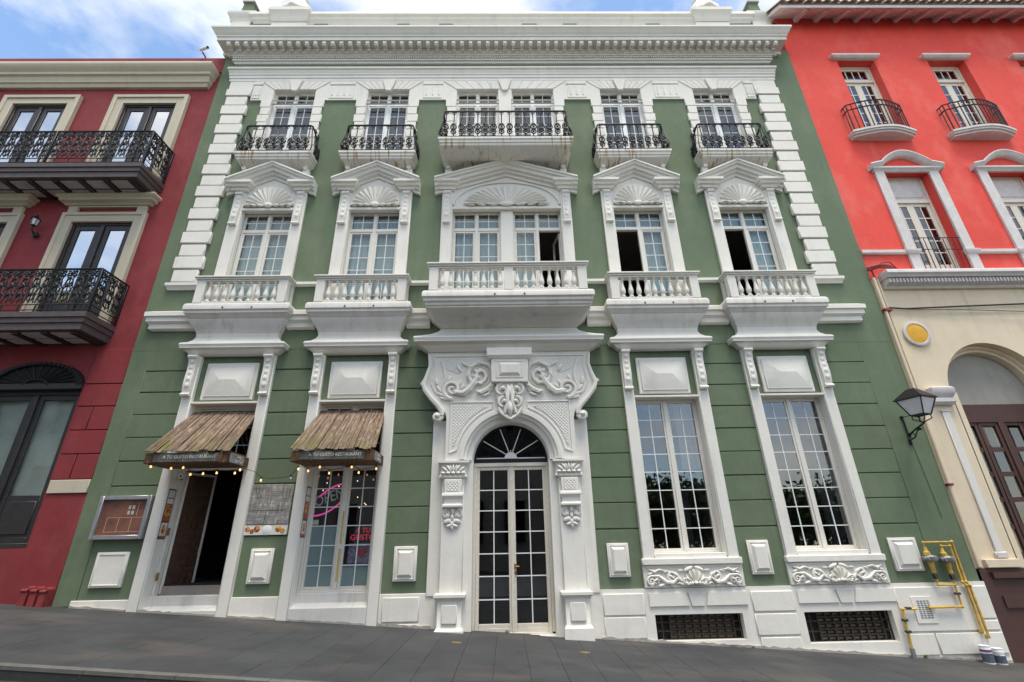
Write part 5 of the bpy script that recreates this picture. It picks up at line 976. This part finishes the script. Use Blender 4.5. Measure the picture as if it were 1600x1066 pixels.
# plaque, conduits, cables on the cream building
PQ=thing('round_plaque','round yellow plaque with white rim on the cream wall','plaque',(9.67,0,5.82)); 
for nm,mt,pr in (('rim','eave_white',[(.31,0),(.31,.05),(.29,.06),(.25,.06),(.24,.04)]),('face','yellow_disc',[(.245,.0),(.245,.045),(.23,.05),(.0,.05)])): MB().lathe(pr,(0,0,0),32).obj(nm,mt,PQ,loc=(9.67,.03,5.82)).rotation_euler=(pi/2,0,0)
CD=thing('conduit_pipes','pair of cream conduit pipes running down the corner beside the green wall','conduit',(9.1,0,.9)); MB().tube([(9.09,-.05,7.3),(9.09,-.05,.9)],.035,8).tube([(9.19,-.03,7.28),(9.19,-.03,4.3)],.022,6).obj('pipe','cream',CD); MB().cbox(9.05,9.23,-.1,.03,6.38,6.46,.01).cbox(9.05,9.15,-.1,.03,2.4,2.45,.01).obj('clamp','red_pipe',CD)
tag(MB().tube([(9.2,-.02,6.5),(9.6,-.03,6.46),(11,-.05,6.5),(13,-.05,6.56),(17,-.05,6.6)],.022,5).tube([(9.6,-.04,6.44),(11,-.06,6.4),(12.4,-.06,6.34),(16,-.06,6.4)],.008,4).obj('utility_cable','cable'),'grey utility cable crossing the cream wall above the yellow plaque','cable')
CB=thing('cable_bundle','red painted coil of cables at the corner above the cream cornice','cable',(9.4,-.05,7.55)); m=MB()
for k in range(3): m.tube([(9.0,-.08,7.5+.03*k),(9.25,-.12-.02*k,7.56+.02*k),(9.5,-.12,7.55+.03*k),(9.75,-.09,7.5)],.03,6)
m.tube([(9.2,-.1,7.55),(9.35,-.14,7.68),(9.55,-.14,7.7),(9.7,-.1,7.56)],.014,5).tube([(9.1,-.06,7.5),(9.12,-.06,7.3)],.02,5); m.obj('coil','red_pipe',CB)
# the cable hanging from the lantern
tag(MB().tube([(8.66,-.012,3.3),(8.68,-.01,2.9),(8.72,-.01,2.2),(8.74,-.01,1.8)],.006,5).obj('lantern_cable','green'),'thin painted cable running down the green wall below the large lantern','cable')

# ------------------------------------------------------------------ across the street (seen in the window reflections)
OB=thing('opposite_building','ochre building with pale cornice across the street, mirrored in the crimson building windows','building',(-26,-16,0))
ow=[(-38+3.2*i,-36.6+3.2*i,z,z+2.2) for i in range(8) for z in (3.5,7.5,11.5)]
m=MB(); m.sheet(-40,-12,-1,15.5,ow,0,-.3); m.v=[(v[0],-16+v[1]*-1-0,v[2]) for v in m.v]; m.obj('wall','pale_wall',OB); MB().box(-40,-12,-26,-16.35,-1,15.4).obj('core','soffit_grey',OB); MB().box(-40.3,-11.7,-17,-15.4,15.4,16.2).box(-40.1,-11.9,-17,-15.7,15.0,15.4).obj('cornice','ochre',OB)
OC=thing('grey_building','grey building across the street, mirrored in the arched door panes','building',(-3,-21,0)); ow=[(-10.5+2.6*i,-9.2+2.6*i,1.5,3.9) for i in range(6)]
m=MB(); m.sheet(-12,5.5,-1.5,11,ow,0,-.3); m.v=[(v[0],-21-v[1],v[2]) for v in m.v]; m.obj('wall','grey_render',OC); MB().box(-12,5.5,-27,-21.35,-1.5,10.9).obj('core','interior_dark',OC); MB().box(-12.2,5.7,-27,-20.7,10.9,11.4).obj('roof','ochre',OC)  # unseen house, its height raised to shade the lower facade from the sky
def tree(x,y,h,seed,lab):
    r=random.Random(seed); z0=GZ(x)-.15; T=thing('street_tree',lab,'tree',(x,y,z0),'trees across the street'); m=MB(); m.tube([(x,y,z0),(x+.1,y,z0+h*.25),(x,y+.1,z0+h*.5),(x+.2,y,z0+h*.75)],[.22,.17,.13,.05],8)
    ends=[]
    for k in range(7):
        a=k*.9+r.random(); s=Vector((x,y,z0+h*r.uniform(.3,.55))); e=Vector((x+math.cos(a)*h*.3,y+math.sin(a)*h*.3,z0+h*r.uniform(.45,.88))); m.tube([s,(s+e)/2+Vector((0,0,.15)),e],[.08,.05,.02],6); ends.append(e)
    m.obj('trunk','bark',T); V=[];F=[]
    for k in range(6500):
        e=r.choice(ends) if r.random()<.75 else Vector((x,y,z0+h*.72)); p=e+Vector((r.gauss(0,1),r.gauss(0,1),r.gauss(0,.75)))*h*.125; d=Vector((r.uniform(-1,1),r.uniform(-1,1),r.uniform(-1,.4))).normalized(); w=d.orthogonal().normalized()*.11; l=d*r.uniform(.22,.4); n=len(V); V+=[tuple(p),tuple(p+l*.5+w),tuple(p+l),tuple(p+l*.5-w)]; F.append((n,n+1,n+2,n+3))
    c_=MB(); c_.v=V; c_.f=F; link('crown',c_.mesh('crown','leaf',False),T)
for k,(x,y,h,lab) in enumerate(((8.5,-21,5.6,'leftmost street tree opposite, mirrored in the window beside the door'),(13,-23,6.4,'second street tree opposite, mirrored in the window beside the door'),(18.5,-22,6.2,'third street tree opposite, mirrored in the window near the lantern'),(23.5,-23,6.6,'rightmost street tree opposite, mirrored in the window near the lantern'))): tree(x,y,h,40+k,lab)
